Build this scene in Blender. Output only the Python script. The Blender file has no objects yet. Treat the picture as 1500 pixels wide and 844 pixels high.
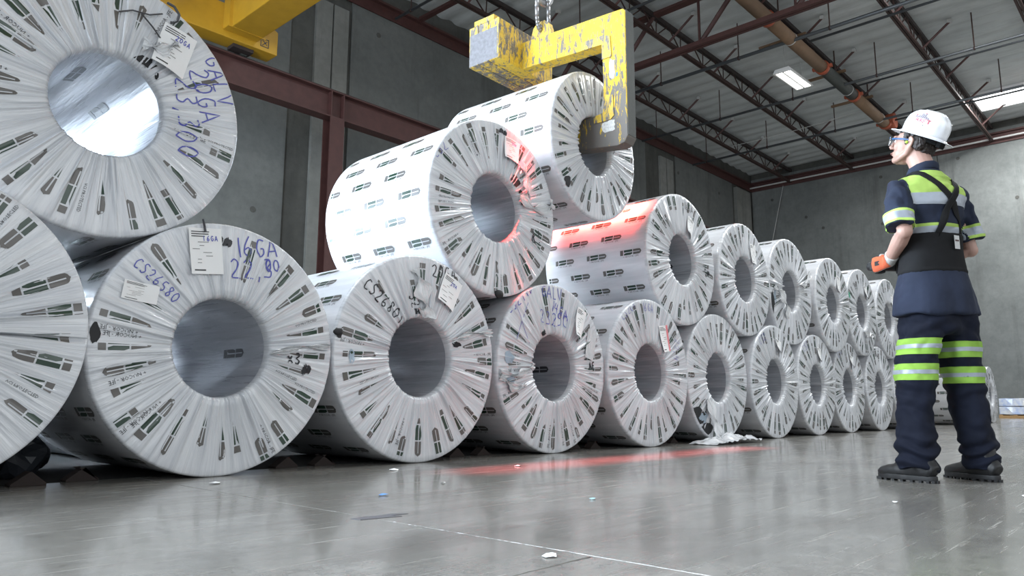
import bpy, bmesh, math, random
import numpy as np
from mathutils import Vector, Matrix, noise
from mathutils.bvhtree import BVHTree
PI = math.pi; R_ = math.radians
sc = bpy.context.scene; COL = sc.collection

# ------------------------------------------------------------------ camera
def cam_basis(az, pitch, roll):
    f = Vector((math.sin(az)*math.cos(pitch), math.cos(az)*math.cos(pitch), math.sin(pitch)))
    rt = Vector((math.cos(az), -math.sin(az), 0)); up = rt.cross(f)
    c, s = math.cos(roll), math.sin(roll)
    return rt*c + up*s, up*c - rt*s, f
cd = bpy.data.cameras.new('camera'); cam = bpy.data.objects.new('camera', cd); COL.objects.link(cam)
rt, up, fw = cam_basis(R_(47.243), R_(9.052), R_(0.174))
cam.matrix_world = Matrix(((rt.x, up.x, -fw.x, 0), (rt.y, up.y, -fw.y, 0), (rt.z, up.z, -fw.z, .352), (0, 0, 0, 1)))
cd.sensor_width = 36; cd.lens = 1083.34/1500*36; cd.clip_start = .05; cd.clip_end = 200
sc.camera = cam

# ------------------------------------------------------------------ world, lights, exposure
sc.view_settings.view_transform = 'Standard'; sc.view_settings.look = 'None'
sc.view_settings.gamma = 1; sc.view_settings.use_curve_mapping = False
sc.view_settings.exposure = -0.08
w = bpy.data.worlds.new('world'); sc.world = w; w.use_nodes = True
w.node_tree.nodes['Background'].inputs[0].default_value = (.86, .93, 1, 1)
w.node_tree.nodes['Background'].inputs[1].default_value = .55
def area(name, loc, target, sx, sy, power, color=(1, 1, 1), spread=180):
    l = bpy.data.lights.new(name, 'AREA'); l.shape = 'RECTANGLE'; l.size = sx; l.size_y = sy
    l.energy = power; l.color = color; l.spread = R_(spread)
    o = bpy.data.objects.new(name, l); COL.objects.link(o); o.location = loc
    o.rotation_euler = (Vector(target)-Vector(loc)).to_track_quat('-Z', 'Y').to_euler()
    return o
# added fill lights behind the camera and by the back wall, the open door at the left end, skylights of the roof
area('front_fill_light', (4, -7.8, 4.2), (5, 4, 2.2), 18, 5, 480, (.93, .97, 1))  # unseen fill added to light the coil faces from behind the camera
area('side_door_light', (-5.8, 6.3, 4.9), (3.2, 4.0, 1.6), 6.5, 7, 2500, (.78, .89, 1))
area('bore_fill_light', (-1.5, 13.9, 2.6), (1.1, 4.6, 1.9), 3, 3, 420, (.70, .85, 1), 44)  # unseen light added to brighten the bore of the top left coil
area('skylight_light', (.2, 6.5, 10.7), (1.6, 4.6, 0), 2.2, 6, 1300, (.84, .93, 1))
area('skylight_light', (9.0, 1.5, 10.7), (9.0, 1.9, 0), 1.6, 6, 1000, (.92, .97, 1))
area('skylight_light', (19, .5, 10.7), (19, .5, 0), 1.6, 6, 800, (.95, .98, 1))
area('skylight_light', (29.0, 1.8, 10.7), (29.6, 1.2, 0), 1.6, 5.8, 2100, (.98, 1, 1))
# red warning line lights carried by the crane
area('red_line_light', (4.55, 2.92, 7.0), (4.55, 2.92, 0), 3.5, .03, 17, (1, .16, .17), 5)
area('red_line_light', (5.92, 4.26, 6.95), (5.86, 4.26, 2.2), 1.08, .05, 60, (1, .05, .035), 3.5)
area('red_line_light', (4.02, 2.75, 6.95), (4.0, 3.60, 2.25), .05, .05, 3.5, (1, .05, .04), 4)

# ------------------------------------------------------------------ helpers
def link(name, me, parent=None, loc=None, rot=None):
    o = bpy.data.objects.new(name, me); COL.objects.link(o)
    if parent is not None: o.parent = parent
    if loc is not None: o.location = loc
    if rot is not None: o.rotation_euler = rot
    return o
def thing(name, label, cat, loc=(0, 0, 0), rot=(0, 0, 0), group=None):
    o = bpy.data.objects.new(name, None); COL.objects.link(o); o.empty_display_size = .1
    o.location = loc; o.rotation_euler = rot; o['label'] = label; o['category'] = cat
    if group: o['group'] = group
    return o
def tag(o, label, cat, group=None):
    o['label'] = label; o['category'] = cat
    if group: o['group'] = group
    return o
def struct(o):
    o['kind'] = 'structure'; return o
def mesh_obj(name, bm, mats, parent=None, smooth=False, loc=None, rot=None):
    me = bpy.data.meshes.new(name); bm.normal_update(); bm.to_mesh(me); bm.free()
    for m in (mats if isinstance(mats, (list, tuple)) else [mats]): me.materials.append(m)
    if smooth: me.polygons.foreach_set('use_smooth', [True]*len(me.polygons))
    return link(name, me, parent, loc, rot)
def box(bm, x0, x1, y0, y1, z0, z1, mat=0, bevel=0):
    vs = [bm.verts.new((x, y, z)) for z in (z0, z1) for y in (y0, y1) for x in (x0, x1)]
    fs = []
    for q in ((0, 2, 3, 1), (4, 5, 7, 6), (0, 1, 5, 4), (2, 6, 7, 3), (0, 4, 6, 2), (1, 3, 7, 5)):
        f = bm.faces.new([vs[i] for i in q]); f.material_index = mat; fs.append(f)
    if bevel:
        es = list({e for f in fs for e in f.edges})
        bmesh.ops.bevel(bm, geom=es, offset=bevel, segments=2, affect='EDGES', profile=.6)
    return vs
def rod(bm, p, q, r, n=8, mat=0, r2=None, cap=True):
    p = Vector(p); q = Vector(q); d = (q-p)
    z = d.normalized(); x = z.orthogonal().normalized(); y = z.cross(x)
    r2 = r if r2 is None else r2
    A = [bm.verts.new(p+(x*math.cos(2*PI*i/n)+y*math.sin(2*PI*i/n))*r) for i in range(n)]
    B = [bm.verts.new(q+(x*math.cos(2*PI*i/n)+y*math.sin(2*PI*i/n))*r2) for i in range(n)]
    for i in range(n):
        f = bm.faces.new((A[i], A[(i+1) % n], B[(i+1) % n], B[i])); f.material_index = mat; f.smooth = n > 6
    if cap:
        f = bm.faces.new(A[::-1]); f.material_index = mat; f = bm.faces.new(B); f.material_index = mat
def prism(bm, pts, axis, a, b, mat=0, bevel=0):
    """extrude a 2D outline along an axis (0: pts are (y,z); 1: (x,z); 2: (x,y))"""
    def P(p, t):
        return {0: (t, p[0], p[1]), 1: (p[0], t, p[1]), 2: (p[0], p[1], t)}[axis]
    A = [bm.verts.new(P(p, a)) for p in pts]; B = [bm.verts.new(P(p, b)) for p in pts]
    n = len(pts); fs = [bm.faces.new(A), bm.faces.new(B[::-1])]
    for i in range(n): fs.append(bm.faces.new((A[i], B[i], B[(i+1) % n], A[(i+1) % n])))
    for f in fs: f.material_index = mat
    bmesh.ops.recalc_face_normals(bm, faces=fs)
    if bevel:
        bmesh.ops.bevel(bm, geom=list({e for f in fs for e in f.edges}), offset=bevel, segments=2, affect='EDGES', profile=.6)
def tube(bm, pts, radii, n=16, up=(1, 0, 0), mat=0):
    """closed tube through points; radii are r or (a, b); a goes along 'up' projected"""
    pts = [Vector(p) for p in pts]; rings = []
    for i, p in enumerate(pts):
        t = (pts[min(i+1, len(pts)-1)]-pts[max(i-1, 0)]).normalized()
        x = Vector(up); x = (x-t*x.dot(t)).normalized(); y = t.cross(x)
        r = radii[i]; a, b = r if isinstance(r, (tuple, list)) else (r, r)
        rings.append([bm.verts.new(p+x*a*math.cos(2*PI*k/n)+y*b*math.sin(2*PI*k/n)) for k in range(n)])
    for A, B in zip(rings, rings[1:]):
        for k in range(n):
            f = bm.faces.new((A[k], A[(k+1) % n], B[(k+1) % n], B[k])); f.material_index = mat; f.smooth = True
    f = bm.faces.new(rings[0][::-1]); f.material_index = mat
    f = bm.faces.new(rings[-1]); f.material_index = mat
def ball(bm, c, r, M=None, seg=16, mat=0):
    rx, ry, rz = r if isinstance(r, (tuple, list)) else (r, r, r)
    mt = Matrix.Translation(Vector(c)) @ (M.to_4x4() if M else Matrix.Identity(4)) @ Matrix.Diagonal((rx, ry, rz, 1))
    g = bmesh.ops.create_uvsphere(bm, u_segments=seg, v_segments=max(6, seg//2+2), radius=1, matrix=mt)
    for v in g['verts']:
        for f in v.link_faces: f.material_index = mat; f.smooth = True
def np_mesh(name, V, quads=None, tris=None, mats=(), mq=None, mt=None, uv=None, smooth=True):
    me = bpy.data.meshes.new(name); V = np.asarray(V, np.float32)
    nq = 0 if quads is None else len(quads); nt = 0 if tris is None else len(tris)
    me.vertices.add(len(V)); me.vertices.foreach_set('co', V.ravel())
    loops = []; starts = []; tot = []
    if nq: loops.append(np.asarray(quads, np.int32).ravel()); starts.append(np.arange(nq)*4); tot.append(np.full(nq, 4))
    if nt: loops.append(np.asarray(tris, np.int32).ravel()); starts.append(nq*4+np.arange(nt)*3); tot.append(np.full(nt, 3))
    loops = np.concatenate(loops); me.loops.add(len(loops)); me.loops.foreach_set('vertex_index', loops)
    me.polygons.add(nq+nt); me.polygons.foreach_set('loop_start', np.concatenate(starts).astype(np.int32))
    mi = np.concatenate([a for a, n in ((mq if mq is not None else np.zeros(nq), nq), (mt if mt is not None else np.zeros(nt), nt)) if n]).astype(np.int32)
    me.polygons.foreach_set('material_index', mi)
    me.polygons.foreach_set('use_smooth', np.full(nq+nt, smooth))
    for m in mats: me.materials.append(m)
    if uv is not None:
        l = me.uv_layers.new(name='UVMap'); l.data.foreach_set('uv', np.asarray(uv, np.float32)[loops].ravel())
    me.update(calc_edges=True); return me

# ------------------------------------------------------------------ materials
class NT:
    def __init__(s, name):
        s.m = bpy.data.materials.new(name); s.m.use_nodes = True; s.t = s.m.node_tree
        s.b = s.t.nodes['Principled BSDF']
    def n(s, typ, **kw):
        x = s.t.nodes.new(typ)
        for k, v in kw.items():
            if k in x.bl_rna.properties.keys(): setattr(x, k, v)
            else: x.inputs[k.replace('_', ' ')].default_value = v
        return x
    def l(s, a, b): s.t.links.new(a, b)
    def coord(s, kind='Object', scale=(1, 1, 1), rot=(0, 0, 0)):
        c = s.n('ShaderNodeTexCoord'); mp = s.n('ShaderNodeMapping')
        mp.inputs['Scale'].default_value = scale; mp.inputs['Rotation'].default_value = rot
        s.l(c.outputs[kind], mp.inputs['Vector']); return mp.outputs[0]
    def noise(s, vec, scale, detail=4, rough=.55, dist=0, w=None):
        x = s.n('ShaderNodeTexNoise'); x.inputs['Scale'].default_value = scale; x.inputs['Detail'].default_value = detail
        x.inputs['Roughness'].default_value = rough; x.inputs['Distortion'].default_value = dist
        if w is not None: x.noise_dimensions = '4D'; s.l(w, x.inputs['W'])
        s.l(vec, x.inputs['Vector']); return x.outputs['Fac']
    def ramp(s, fac, stops, interp='LINEAR'):
        r = s.n('ShaderNodeValToRGB'); r.color_ramp.interpolation = interp
        e = r.color_ramp.elements
        while len(e) < len(stops): e.new(.5)
        for i, (p, c) in enumerate(stops):
            e[i].position = p; e[i].color = (c, c, c, 1) if not isinstance(c, (tuple, list)) else (*c, 1)
        s.l(fac, r.inputs[0]); return r.outputs[0]
    def mix(s, fac, a, b, mode='MIX'):
        x = s.n('ShaderNodeMix', data_type='RGBA', blend_type=mode)
        for v, i in ((fac, 0), (a, 6), (b, 7)):
            if hasattr(v, 'links') or isinstance(v, bpy.types.NodeSocket): s.l(v, x.inputs[i])
            else: x.inputs[i].default_value = v if i == 0 else (*v, 1)
        return x.outputs[2]
    def rand(s):
        o = s.n('ShaderNodeObjectInfo'); m = s.n('ShaderNodeMath', operation='MULTIPLY'); s.l(o.outputs['Random'], m.inputs[0]); m.inputs[1].default_value = 50
        return m.outputs[0]
    def bump(s, h, strength=.3, dist=.01):
        b = s.n('ShaderNodeBump'); b.inputs['Strength'].default_value = strength; b.inputs['Distance'].default_value = dist
        s.l(h, b.inputs['Height']); s.l(b.outputs[0], s.b.inputs['Normal']); s.l(b.outputs[0], s.b.inputs['Coat Normal'])
    def set(s, **kw):
        for k, v in kw.items():
            i = s.b.inputs[k.replace('_', ' ')]
            if isinstance(v, bpy.types.NodeSocket): s.l(v, i)
            else: i.default_value = (*v, 1) if isinstance(v, tuple) and len(v) == 3 else v
        return s
def plain(name, col, rough=.5, metal=0, spec=.5, noise_amt=.12, nscale=30, coat=0):
    t = NT(name); f = t.noise(t.coord(), nscale, 3)
    a = tuple(c*(1-noise_amt) for c in col); b = tuple(min(1, c*(1+noise_amt)) for c in col)
    t.set(Base_Color=t.mix(f, a, b), Roughness=rough, Metallic=metal, Coat_Weight=coat); t.b.inputs['Specular IOR Level'].default_value = spec
    return t.m
def wrap_mat(name, lo, hi, bump=.45, coat=.5, su=1.0, rough=(.22, .42)):
    t = NT(name); uv = t.coord('UV'); w_ = t.rand()
    c1 = t.coord('UV', (22*su, 1.3, 1)); c2 = t.coord('UV', (75*su, 2.6, 1)); c3 = t.coord('UV', (3, 3, 1))
    n1 = t.noise(c1, 1, 3, .6, .15, w_); n2 = t.noise(c2, 1, 3, .6, .2, w_); n3 = t.noise(c3, 1, 4, .6, 0, w_)
    col = t.mix(t.ramp(n1, [(.34, 0), (.66, 1)]), lo, hi)
    col = t.mix(t.ramp(n2, [(.55, 0), (.8, .5)]), col, (.92, .93, .95))  # white glints painted into the film colour
    col = t.mix(t.ramp(n3, [(.3, .22), (.55, 0)]), col, (.50, .50, .53))
    t.set(Base_Color=col, Coat_Weight=coat, Coat_Roughness=.12)
    t.l(t.ramp(n2, [(.3, rough[0]), (.7, rough[1])]), t.b.inputs['Roughness'])
    m = t.n('ShaderNodeMath', operation='MULTIPLY_ADD'); t.l(n1, m.inputs[0]); m.inputs[1].default_value = 1.5; t.l(n2, m.inputs[2])
    t.bump(m.outputs[0], bump, .006)
    return t.m
M_face = wrap_mat('pleated_white_film', (.56, .58, .62), (.72, .735, .76), .55, .8, 1.0, (.2, .36))
M_body = wrap_mat('white_coil_film', (.60, .61, .64), (.74, .75, .78), .22, .35, .5, (.3, .5))
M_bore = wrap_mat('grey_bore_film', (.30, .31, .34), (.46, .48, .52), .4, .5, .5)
M_gray = plain('grey_print', (.115, .107, .10), .35, coat=.25)
M_green = plain('dark_green_print', (.014, .042, .024), .3, coat=.35)
M_ink = plain('black_print', (.04, .04, .045), .4)
M_blue = plain('blue_marker', (.09, .10, .42), .4)
M_black = plain('black_marker', (.02, .02, .025), .4)
M_paper = plain('white_paper', (.86, .86, .86), .7, noise_amt=.03)
M_hole = plain('dark_tear', (.010, .010, .012), .6)
M_clear = wrap_mat('crumpled_clear_film', (.66, .68, .70), (.85, .86, .88), 1.0, 1.0, .6, (.1, .25))
M_bluegrey = plain('bare_steel_blue_grey', (.36, .44, .52), .3, .3)

def concrete(name, lo, hi, stain=(.05, .05, .045), vert=True, rough=.85):
    t = NT(name); c = t.coord('Object'); cs = t.coord('Object', (1.3, 1.3, .12))
    n1 = t.noise(c, .45, 6, .62); n2 = t.noise(c, 5, 6, .7); n3 = t.noise(cs, 1.2, 5, .7)
    col = t.mix(t.ramp(n1, [(.3, 0), (.7, 1)]), lo, hi)
    col = t.mix(t.ramp(n3, [(.54, 0), (.72, .55)]), col, stain)
    col = t.mix(t.ramp(n2, [(.35, .3), (.6, 0)]), col, tuple(x*.6 for x in lo))
    t.set(Base_Color=col, Roughness=rough); t.bump(n2, .25, .01); return t.m
M_wall = concrete('tilt_up_concrete', (.115, .122, .118), (.175, .183, .175))
M_wall_end = concrete('end_wall_concrete', (.125, .135, .132), (.215, .228, .222), (.07, .07, .068))
M_pil = concrete('pale_concrete', (.17, .175, .16), (.25, .25, .235), (.12, .12, .11))
M_darkst = concrete('stained_concrete', (.06, .06, .055), (.11, .11, .10), (.02, .02, .02))

def floor_mat():
    t = NT('polished_warehouse_concrete'); c = t.coord('Object')
    cx = t.coord('Object', (.5, 2.0, 1), (0, 0, R_(24))); cl = t.coord('Object', (.7, 16, 1), (0, 0, R_(12))); cm = t.coord('Object', (1.0, 22, 1), (0, 0, R_(-31)))
    n1 = t.noise(c, .8, 7, .62); n2 = t.noise(cx, 1.3, 8, .68, .6); n3 = t.noise(c, 22, 6, .75); n4 = t.noise(cl, 1.9, 8, .8, .3); n5 = t.noise(cm, 1.2, 7, .8, .2); n6 = t.noise(c, 3.3, 7, .7, .5)
    col = t.mix(t.ramp(n1, [(.3, 0), (.7, 1)]), (.185, .175, .16), (.30, .29, .265))
    col = t.mix(t.ramp(n2, [(.48, 0), (.66, .65)]), col, (.115, .105, .095))
    col = t.mix(t.ramp(n6, [(.56, 0), (.68, .5)]), col, (.36, .355, .335))
    col = t.mix(t.ramp(n4, [(.60, 0), (.70, .4)]), col, (.50, .49, .47))
    col = t.mix(t.ramp(n5, [(.60, 0), (.68, .35)]), col, (.48, .47, .45))
    col = t.mix(t.ramp(n3, [(.32, .5), (.5, 0)]), col, (.09, .085, .08))
    v = t.n('ShaderNodeTexVoronoi'); v.inputs['Scale'].default_value = 4.3; t.l(c, v.inputs['Vector'])
    col = t.mix(t.ramp(v.outputs['Distance'], [(.0, .9), (.026, 0)]), col, (.62, .62, .60))
    t.set(Base_Color=col)
    a = t.n('ShaderNodeMath', operation='ADD'); t.l(t.ramp(n1, [(.3, .11), (.7, .20)]), a.inputs[0]); t.l(t.ramp(n2, [(.45, 0), (.66, .14)]), a.inputs[1])
    b = t.n('ShaderNodeMath', operation='ADD'); t.l(a.outputs[0], b.inputs[0]); t.l(t.ramp(n4, [(.56, 0), (.66, .25)]), b.inputs[1])
    t.l(b.outputs[0], t.b.inputs['Roughness']); t.b.inputs['Specular IOR Level'].default_value = .6
    t.set(Coat_Weight=.3, Coat_Roughness=.1)
    t.bump(n3, .08, .002); return t.m
M_floor = floor_mat()
M_joint = plain('gritty_joint', (.10, .095, .088), .95, noise_amt=1.0, nscale=34)
def deck_mat():
    t = NT('foil_faced_roof_deck'); c = t.coord('Object'); cx = t.coord('Object', (3, .6, 1))
    n1 = t.noise(c, .35, 4); n2 = t.noise(cx, 1.5, 5, .7)
    col = t.mix(t.ramp(n1, [(.3, 0), (.7, 1)]), (.50, .53, .53), (.66, .69, .69))
    col = t.mix(t.ramp(n2, [(.45, 0), (.75, .45)]), col, (.26, .27, .27))
    t.set(Base_Color=col, Roughness=.5, Metallic=.1); t.bump(n2, .4, .02); return t.m
M_deck = deck_mat()
M_redsteel = plain('red_oxide_steel', (.068, .026, .023), .6, noise_amt=.35, nscale=6)
M_brown = plain('dark_oxide_steel', (.050, .026, .022), .65, noise_amt=.35, nscale=8)
M_dkchord = plain('sooty_steel', (.035, .025, .024), .7, noise_amt=.3, nscale=8)
M_pipe = plain('grey_steel_pipe', (.13, .14, .15), .4, .6)
M_galv = plain('pale_conduit', (.5, .5, .49), .5)
M_tan = plain('tan_pipe_paint', (.19, .115, .065), .6, noise_amt=.25, nscale=5)
M_orange = plain('orange_coupling', (.36, .08, .035), .6)
M_crane = plain('crane_yellow_paint', (.50, .28, .02), .45, noise_amt=.18, nscale=4)
def worn_yellow(name, wear):
    t = NT(name); c = t.coord('Object'); cs = t.coord('Object', (9, 9, 2.2))
    n1 = t.noise(cs, 3.0, 7, .72, .6); n2 = t.noise(c, 2.2, 4, .6); n3 = t.noise(c, 40, 4, .7)
    a = t.n('ShaderNodeMath', operation='MULTIPLY_ADD'); t.l(n2, a.inputs[0]); a.inputs[1].default_value = .55; t.l(n1, a.inputs[2])
    f = t.ramp(a.outputs[0], [(wear, 0), (wear+.025, 1)])
    base = t.mix(t.ramp(n3, [(.3, 0), (.7, 1)]), (.62, .40, .035), (.80, .56, .06))
    bare = t.mix(t.ramp(n3, [(.3, 0), (.7, 1)]), (.10, .085, .07), (.24, .22, .21))
    t.set(Base_Color=t.mix(f, base, bare), Roughness=.5); t.bump(f, .3, .003); return t.m
M_hook = worn_yellow('scraped_yellow_paint', .80)
M_hook2 = worn_yellow('heavily_scraped_yellow_paint', .74)
def hook_body_mat():
    """paint that wears away towards the working end of the hook"""
    t = NT('yellow_paint_worn_at_working_end'); c = t.coord('Object'); cs = t.coord('Object', (9, 9, 2.2))
    n1 = t.noise(cs, 3.0, 7, .72, .6); n3 = t.noise(c, 40, 4, .7)
    sp = t.n('ShaderNodeSeparateXYZ'); t.l(c, sp.inputs[0])
    mr = t.n('ShaderNodeMapRange'); t.l(sp.outputs[2], mr.inputs[0])
    mr.inputs[1].default_value = .85; mr.inputs[2].default_value = 0; mr.inputs[3].default_value = 0; mr.inputs[4].default_value = .20
    a = t.n('ShaderNodeMath', operation='ADD'); t.l(n1, a.inputs[0]); t.l(mr.outputs[0], a.inputs[1])
    f = t.ramp(a.outputs[0], [(.545, 0), (.57, 1)])
    base = t.mix(t.ramp(n3, [(.3, 0), (.7, 1)]), (.62, .40, .035), (.80, .56, .06))
    bare = t.mix(mr.outputs[0], (.20, .185, .17), (.022, .019, .016))
    t.set(Base_Color=t.mix(f, base, bare), Roughness=.62); t.b.inputs['Specular IOR Level'].default_value = .3; t.bump(f, .3, .003); return t.m
M_hookbody = hook_body_mat()
M_steel = plain('worn_bare_steel', (.30, .30, .31), .38, .7, noise_amt=.3, nscale=25)
M_dsteel = plain('dark_oiled_steel', (.055, .06, .055), .5, .2, noise_amt=.3, nscale=20)
M_wood = plain('pallet_wood', (.42, .26, .12), .8, noise_amt=.3)
M_chock = plain('rusty_angle_steel', (.022, .014, .012), .8, noise_amt=.4)
def emit(name, col, s):
    t = NT(name); t.set(Base_Color=(.9, .9, .9)); t.b.inputs['Emission Color'].default_value = (*col, 1); t.b.inputs['Emission Strength'].default_value = s; return t.m
M_sky = emit('lit_skylight_panel', (.97, 1, 1), 2.2)
M_tubeglow = emit('lit_lamp_diffuser', (.98, 1, .93), 2.6)
M_white = plain('white_enamel', (.8, .8, .8), .4, noise_amt=.04)

# ------------------------------------------------------------------ structure
XW, YW, X0, Y0, ZD = 31.5, 14.2, -6.0, -8.0, 10.9
rs = random.Random(4)
bm = bmesh.new(); box(bm, X0, XW, Y0, YW, -.20, -.0014)
FL = struct(mesh_obj('floor', bm, M_joint))
XJ = [X0, 1.48, 13.5, XW]; YJ = [Y0, 1.10, 7.1, YW]
def slab_mesh(xa, xb, ya, yb, on, seed):
    """flat slab whose joint edges are chipped; on = which sides (x-, x+, y-, y+) are joints"""
    G = .022; V = []; Q = []
    ix0, ix1, iy0, iy1 = xa+G, xb-G, ya+G, yb-G
    sides = (((ix0, iy0), (ix0, iy1), (-1, 0), on[0]), ((ix1, iy1), (ix1, iy0), (1, 0), on[1]), ((ix1, iy0), (ix0, iy0), (0, -1), on[2]), ((ix0, iy1), (ix1, iy1), (0, 1), on[3]))
    V += [(ix0, iy0, 0), (ix1, iy0, 0), (ix1, iy1, 0), (ix0, iy1, 0)]; Q.append((0, 1, 2, 3))
    for cx, cy, dx, dy in ((ix0, iy0, -1, -1), (ix1, iy0, 1, -1), (ix1, iy1, 1, 1), (ix0, iy1, -1, 1)):
        g = G-.0025; k = len(V); V += [(cx, cy, 0), (cx+dx*g, cy, 0), (cx+dx*g, cy+dy*g, 0), (cx, cy+dy*g, 0)]; Q.append((k, k+1, k+2, k+3))
    for (a, b, d, f) in sides:
        L = abs(b[0]-a[0])+abs(b[1]-a[1]); n = int(L/.012) if f else 1; base = len(V)
        for k in range(n+1):
            t = k/n; px, py = a[0]+(b[0]-a[0])*t, a[1]+(b[1]-a[1])*t
            q = Vector((px*14, py*14, seed)); c = .0018+(.0050*max(0, noise.noise(q))+.012*max(0, noise.noise(q*.35)-.10)+.0035*abs(noise.noise(q*5))) if f else 0
            o = G-c; ox, oy = px+d[0]*o, py+d[1]*o
            ip = (min(max(px, ix0), ix1), min(max(py, iy0), iy1))
            V += [(ip[0], ip[1], 0), (ox, oy, 0), (ox+d[0]*.0008, oy+d[1]*.0008, -.0014)]
        for k in range(n):
            p = base+k*3; Q += [(p, p+3, p+4, p+1), (p+1, p+4, p+5, p+2)]
    me = bpy.data.meshes.new('floor_slab'); me.from_pydata(V, [], Q); me.materials.append(M_floor)
    b = bmesh.new(); b.from_mesh(me)
    for f in b.faces:
        f.normal_update()
        if f.normal.z < 0: f.normal_flip()
    b.to_mesh(me); b.free(); return me
for i in range(3):
    for j in range(3 if i == 0 else 1):
        xa, xb, ya, yb = XJ[i], XJ[i+1], YJ[j], YJ[j+1] if i == 0 else YW
        link('floor_slab', slab_mesh(xa, xb, ya, yb, (i > 0, i < 2, j > 0, i == 0 and j < 2), i*3+j), FL)

# back wall (along the coil row): tilt-up panels, paired pilaster strips, dark stained joints
bm = bmesh.new(); box(bm, X0, XW+.3, YW+.04, YW+.3, 0, 11.2)
WB = struct(mesh_obj('wall_back', bm, M_darkst))
for xa, xb in ((X0, 8.02), (9.62, 22.6), (24.75, 29.55)):
    bm = bmesh.new(); box(bm, xa, xb, YW, YW+.04, 0, 10.45, bevel=.008); mesh_obj('concrete_panel', bm, M_wall, WB)
for xa, xb in ((8.62, 9.05), (9.09, 9.50), (23.55, 23.98), (24.03, 24.5)):
    bm = bmesh.new(); box(bm, xa, xb, YW-.05, YW+.04, 0, 9.75, bevel=.008); mesh_obj('pale_joint_strip', bm, M_pil, WB)
for xa, xb in ((29.75, 30.25), (30.3, 31.1)):
    bm = bmesh.new(); box(bm, xa, xb, YW-.12, YW+.04, 0, 9.9, bevel=.008); mesh_obj('corner_strip', bm, M_pil, WB)
def plug(x, y, z, ax, par):
    bm = bmesh.new(); d = Vector((0, 1, 0)) if ax == 1 else Vector((1, 0, 0)); p = Vector((x, y, z))
    rod(bm, p-d*.012, p+d*.02, .065, 10); mesh_obj('tie_hole', bm, M_darkst, par)
for x, z in ((10.41, 9.5), (7.35, 4.4), (24.95, 9.4), (28.3, 9.3), (13.2, 7.2), (17, 7.2), (4.2, 7.4)): plug(x, YW, z, 1, WB)
bm = bmesh.new(); box(bm, XW+.04, XW+.3, Y0, YW, 0, 11.2)
WE = struct(mesh_obj('wall_right', bm, M_darkst))
for ya, yb in ((6.63, YW), (-.9, 6.60), (Y0, -.93)):
    bm = bmesh.new(); box(bm, XW, XW+.04, ya, yb, 0, 10.6, bevel=.008); mesh_obj('concrete_panel', bm, M_wall_end, WE)
for y, z in ((13.25, 9.5), (8.69, 9.6), (5.92, 9.75), (4.18, 7.88), (11.1, 7.87), (11.79, 8.46), (8.75, 7.66), (3.0, 4.6), (12.5, 4.2)): plug(XW, y, z, 0, WE)
# steel ledgers under the deck
def ledger(name, a, b, axis):
    bm = bmesh.new()
    if axis == 0: box(bm, a, b, YW-.16, YW-.02, 10.30, 10.36); box(bm, a, b, YW-.05, YW-.02, 10.02, 10.36)
    else: box(bm, XW-.18, XW-.01, a, b, 10.36, 10.42); box(bm, XW-.06, XW-.01, a, b, 10.02, 10.42)
    return struct(mesh_obj(name, bm, M_redsteel))
ledger('trim_1', X0, XW, 0); ledger('trim_2', Y0, YW, 1)
bm = bmesh.new()
for k in range(16): rod(bm, (XW-.25, Y0+k*1.4, 10.15), (XW-.25, Y0+(k+1)*1.4, 10.15), .035, 6)
struct(mesh_obj('trim_3', bm, M_galv))

# roof deck: foil-faced insulation sagging between ribs
nx, ny = int((XW-X0)/.61)*6, 46
xs = np.linspace(X0, XW+.3, nx+1); ys = np.linspace(Y0, YW+.3, ny+1)
XX, YY = np.meshgrid(xs, ys, indexing='ij')
ph = ((XX-X0)/.61) % 1.0
rn = np.random.RandomState(3); cell = ((XX-X0)/.61).astype(int); amp = .030+.045*rn.rand(cell.max()+2)[cell]
lump = .5+.5*np.sin(YY*1.7+rn.rand(cell.max()+2)[cell]*6)*np.sin(YY*.63+cell*.9)
ZZ = ZD-amp*(.6+.6*lump)*np.sin(PI*np.clip(ph*1.25, 0, 1)**.7)
V = np.stack([XX, YY, ZZ], -1).reshape(-1, 3)
idx = np.arange((nx+1)*(ny+1)).reshape(nx+1, ny+1)
Qd = np.stack([idx[:-1, :-1], idx[:-1, 1:], idx[1:, 1:], idx[1:, :-1]], -1).reshape(-1, 4)
CE = struct(link('ceiling', np_mesh('ceiling', V, Qd, mats=[M_deck])))
bm = bmesh.new(); box(bm, X0, XW+.3, Y0, YW+.3, 11.0, 11.2); mesh_obj('roof_slab', bm, M_deck, CE)
n = 0
for (xa, xb, ya, yb) in ((28.2, 29.75, -1.0, 4.75), (18.2, 19.8, -2.4, 1.9), (8.2, 9.8, -1.5, 4.0), (-.9, 1.3, 3.6, 9.6)):
    n += 1
    bm = bmesh.new(); box(bm, xa, xb, ya, yb, 10.775, 10.79)
    o = struct(mesh_obj('window_%d' % n, bm, M_sky))
    bm = bmesh.new()
    for a in ((xa-.06, xa, ya-.06, yb+.06), (xb, xb+.06, ya-.06, yb+.06), (xa, xb, ya-.06, ya), (xa, xb, yb, yb+.06)): box(bm, *a, 10.76, 10.9)
    mesh_obj('skylight_frame', bm, M_white, o)

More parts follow.
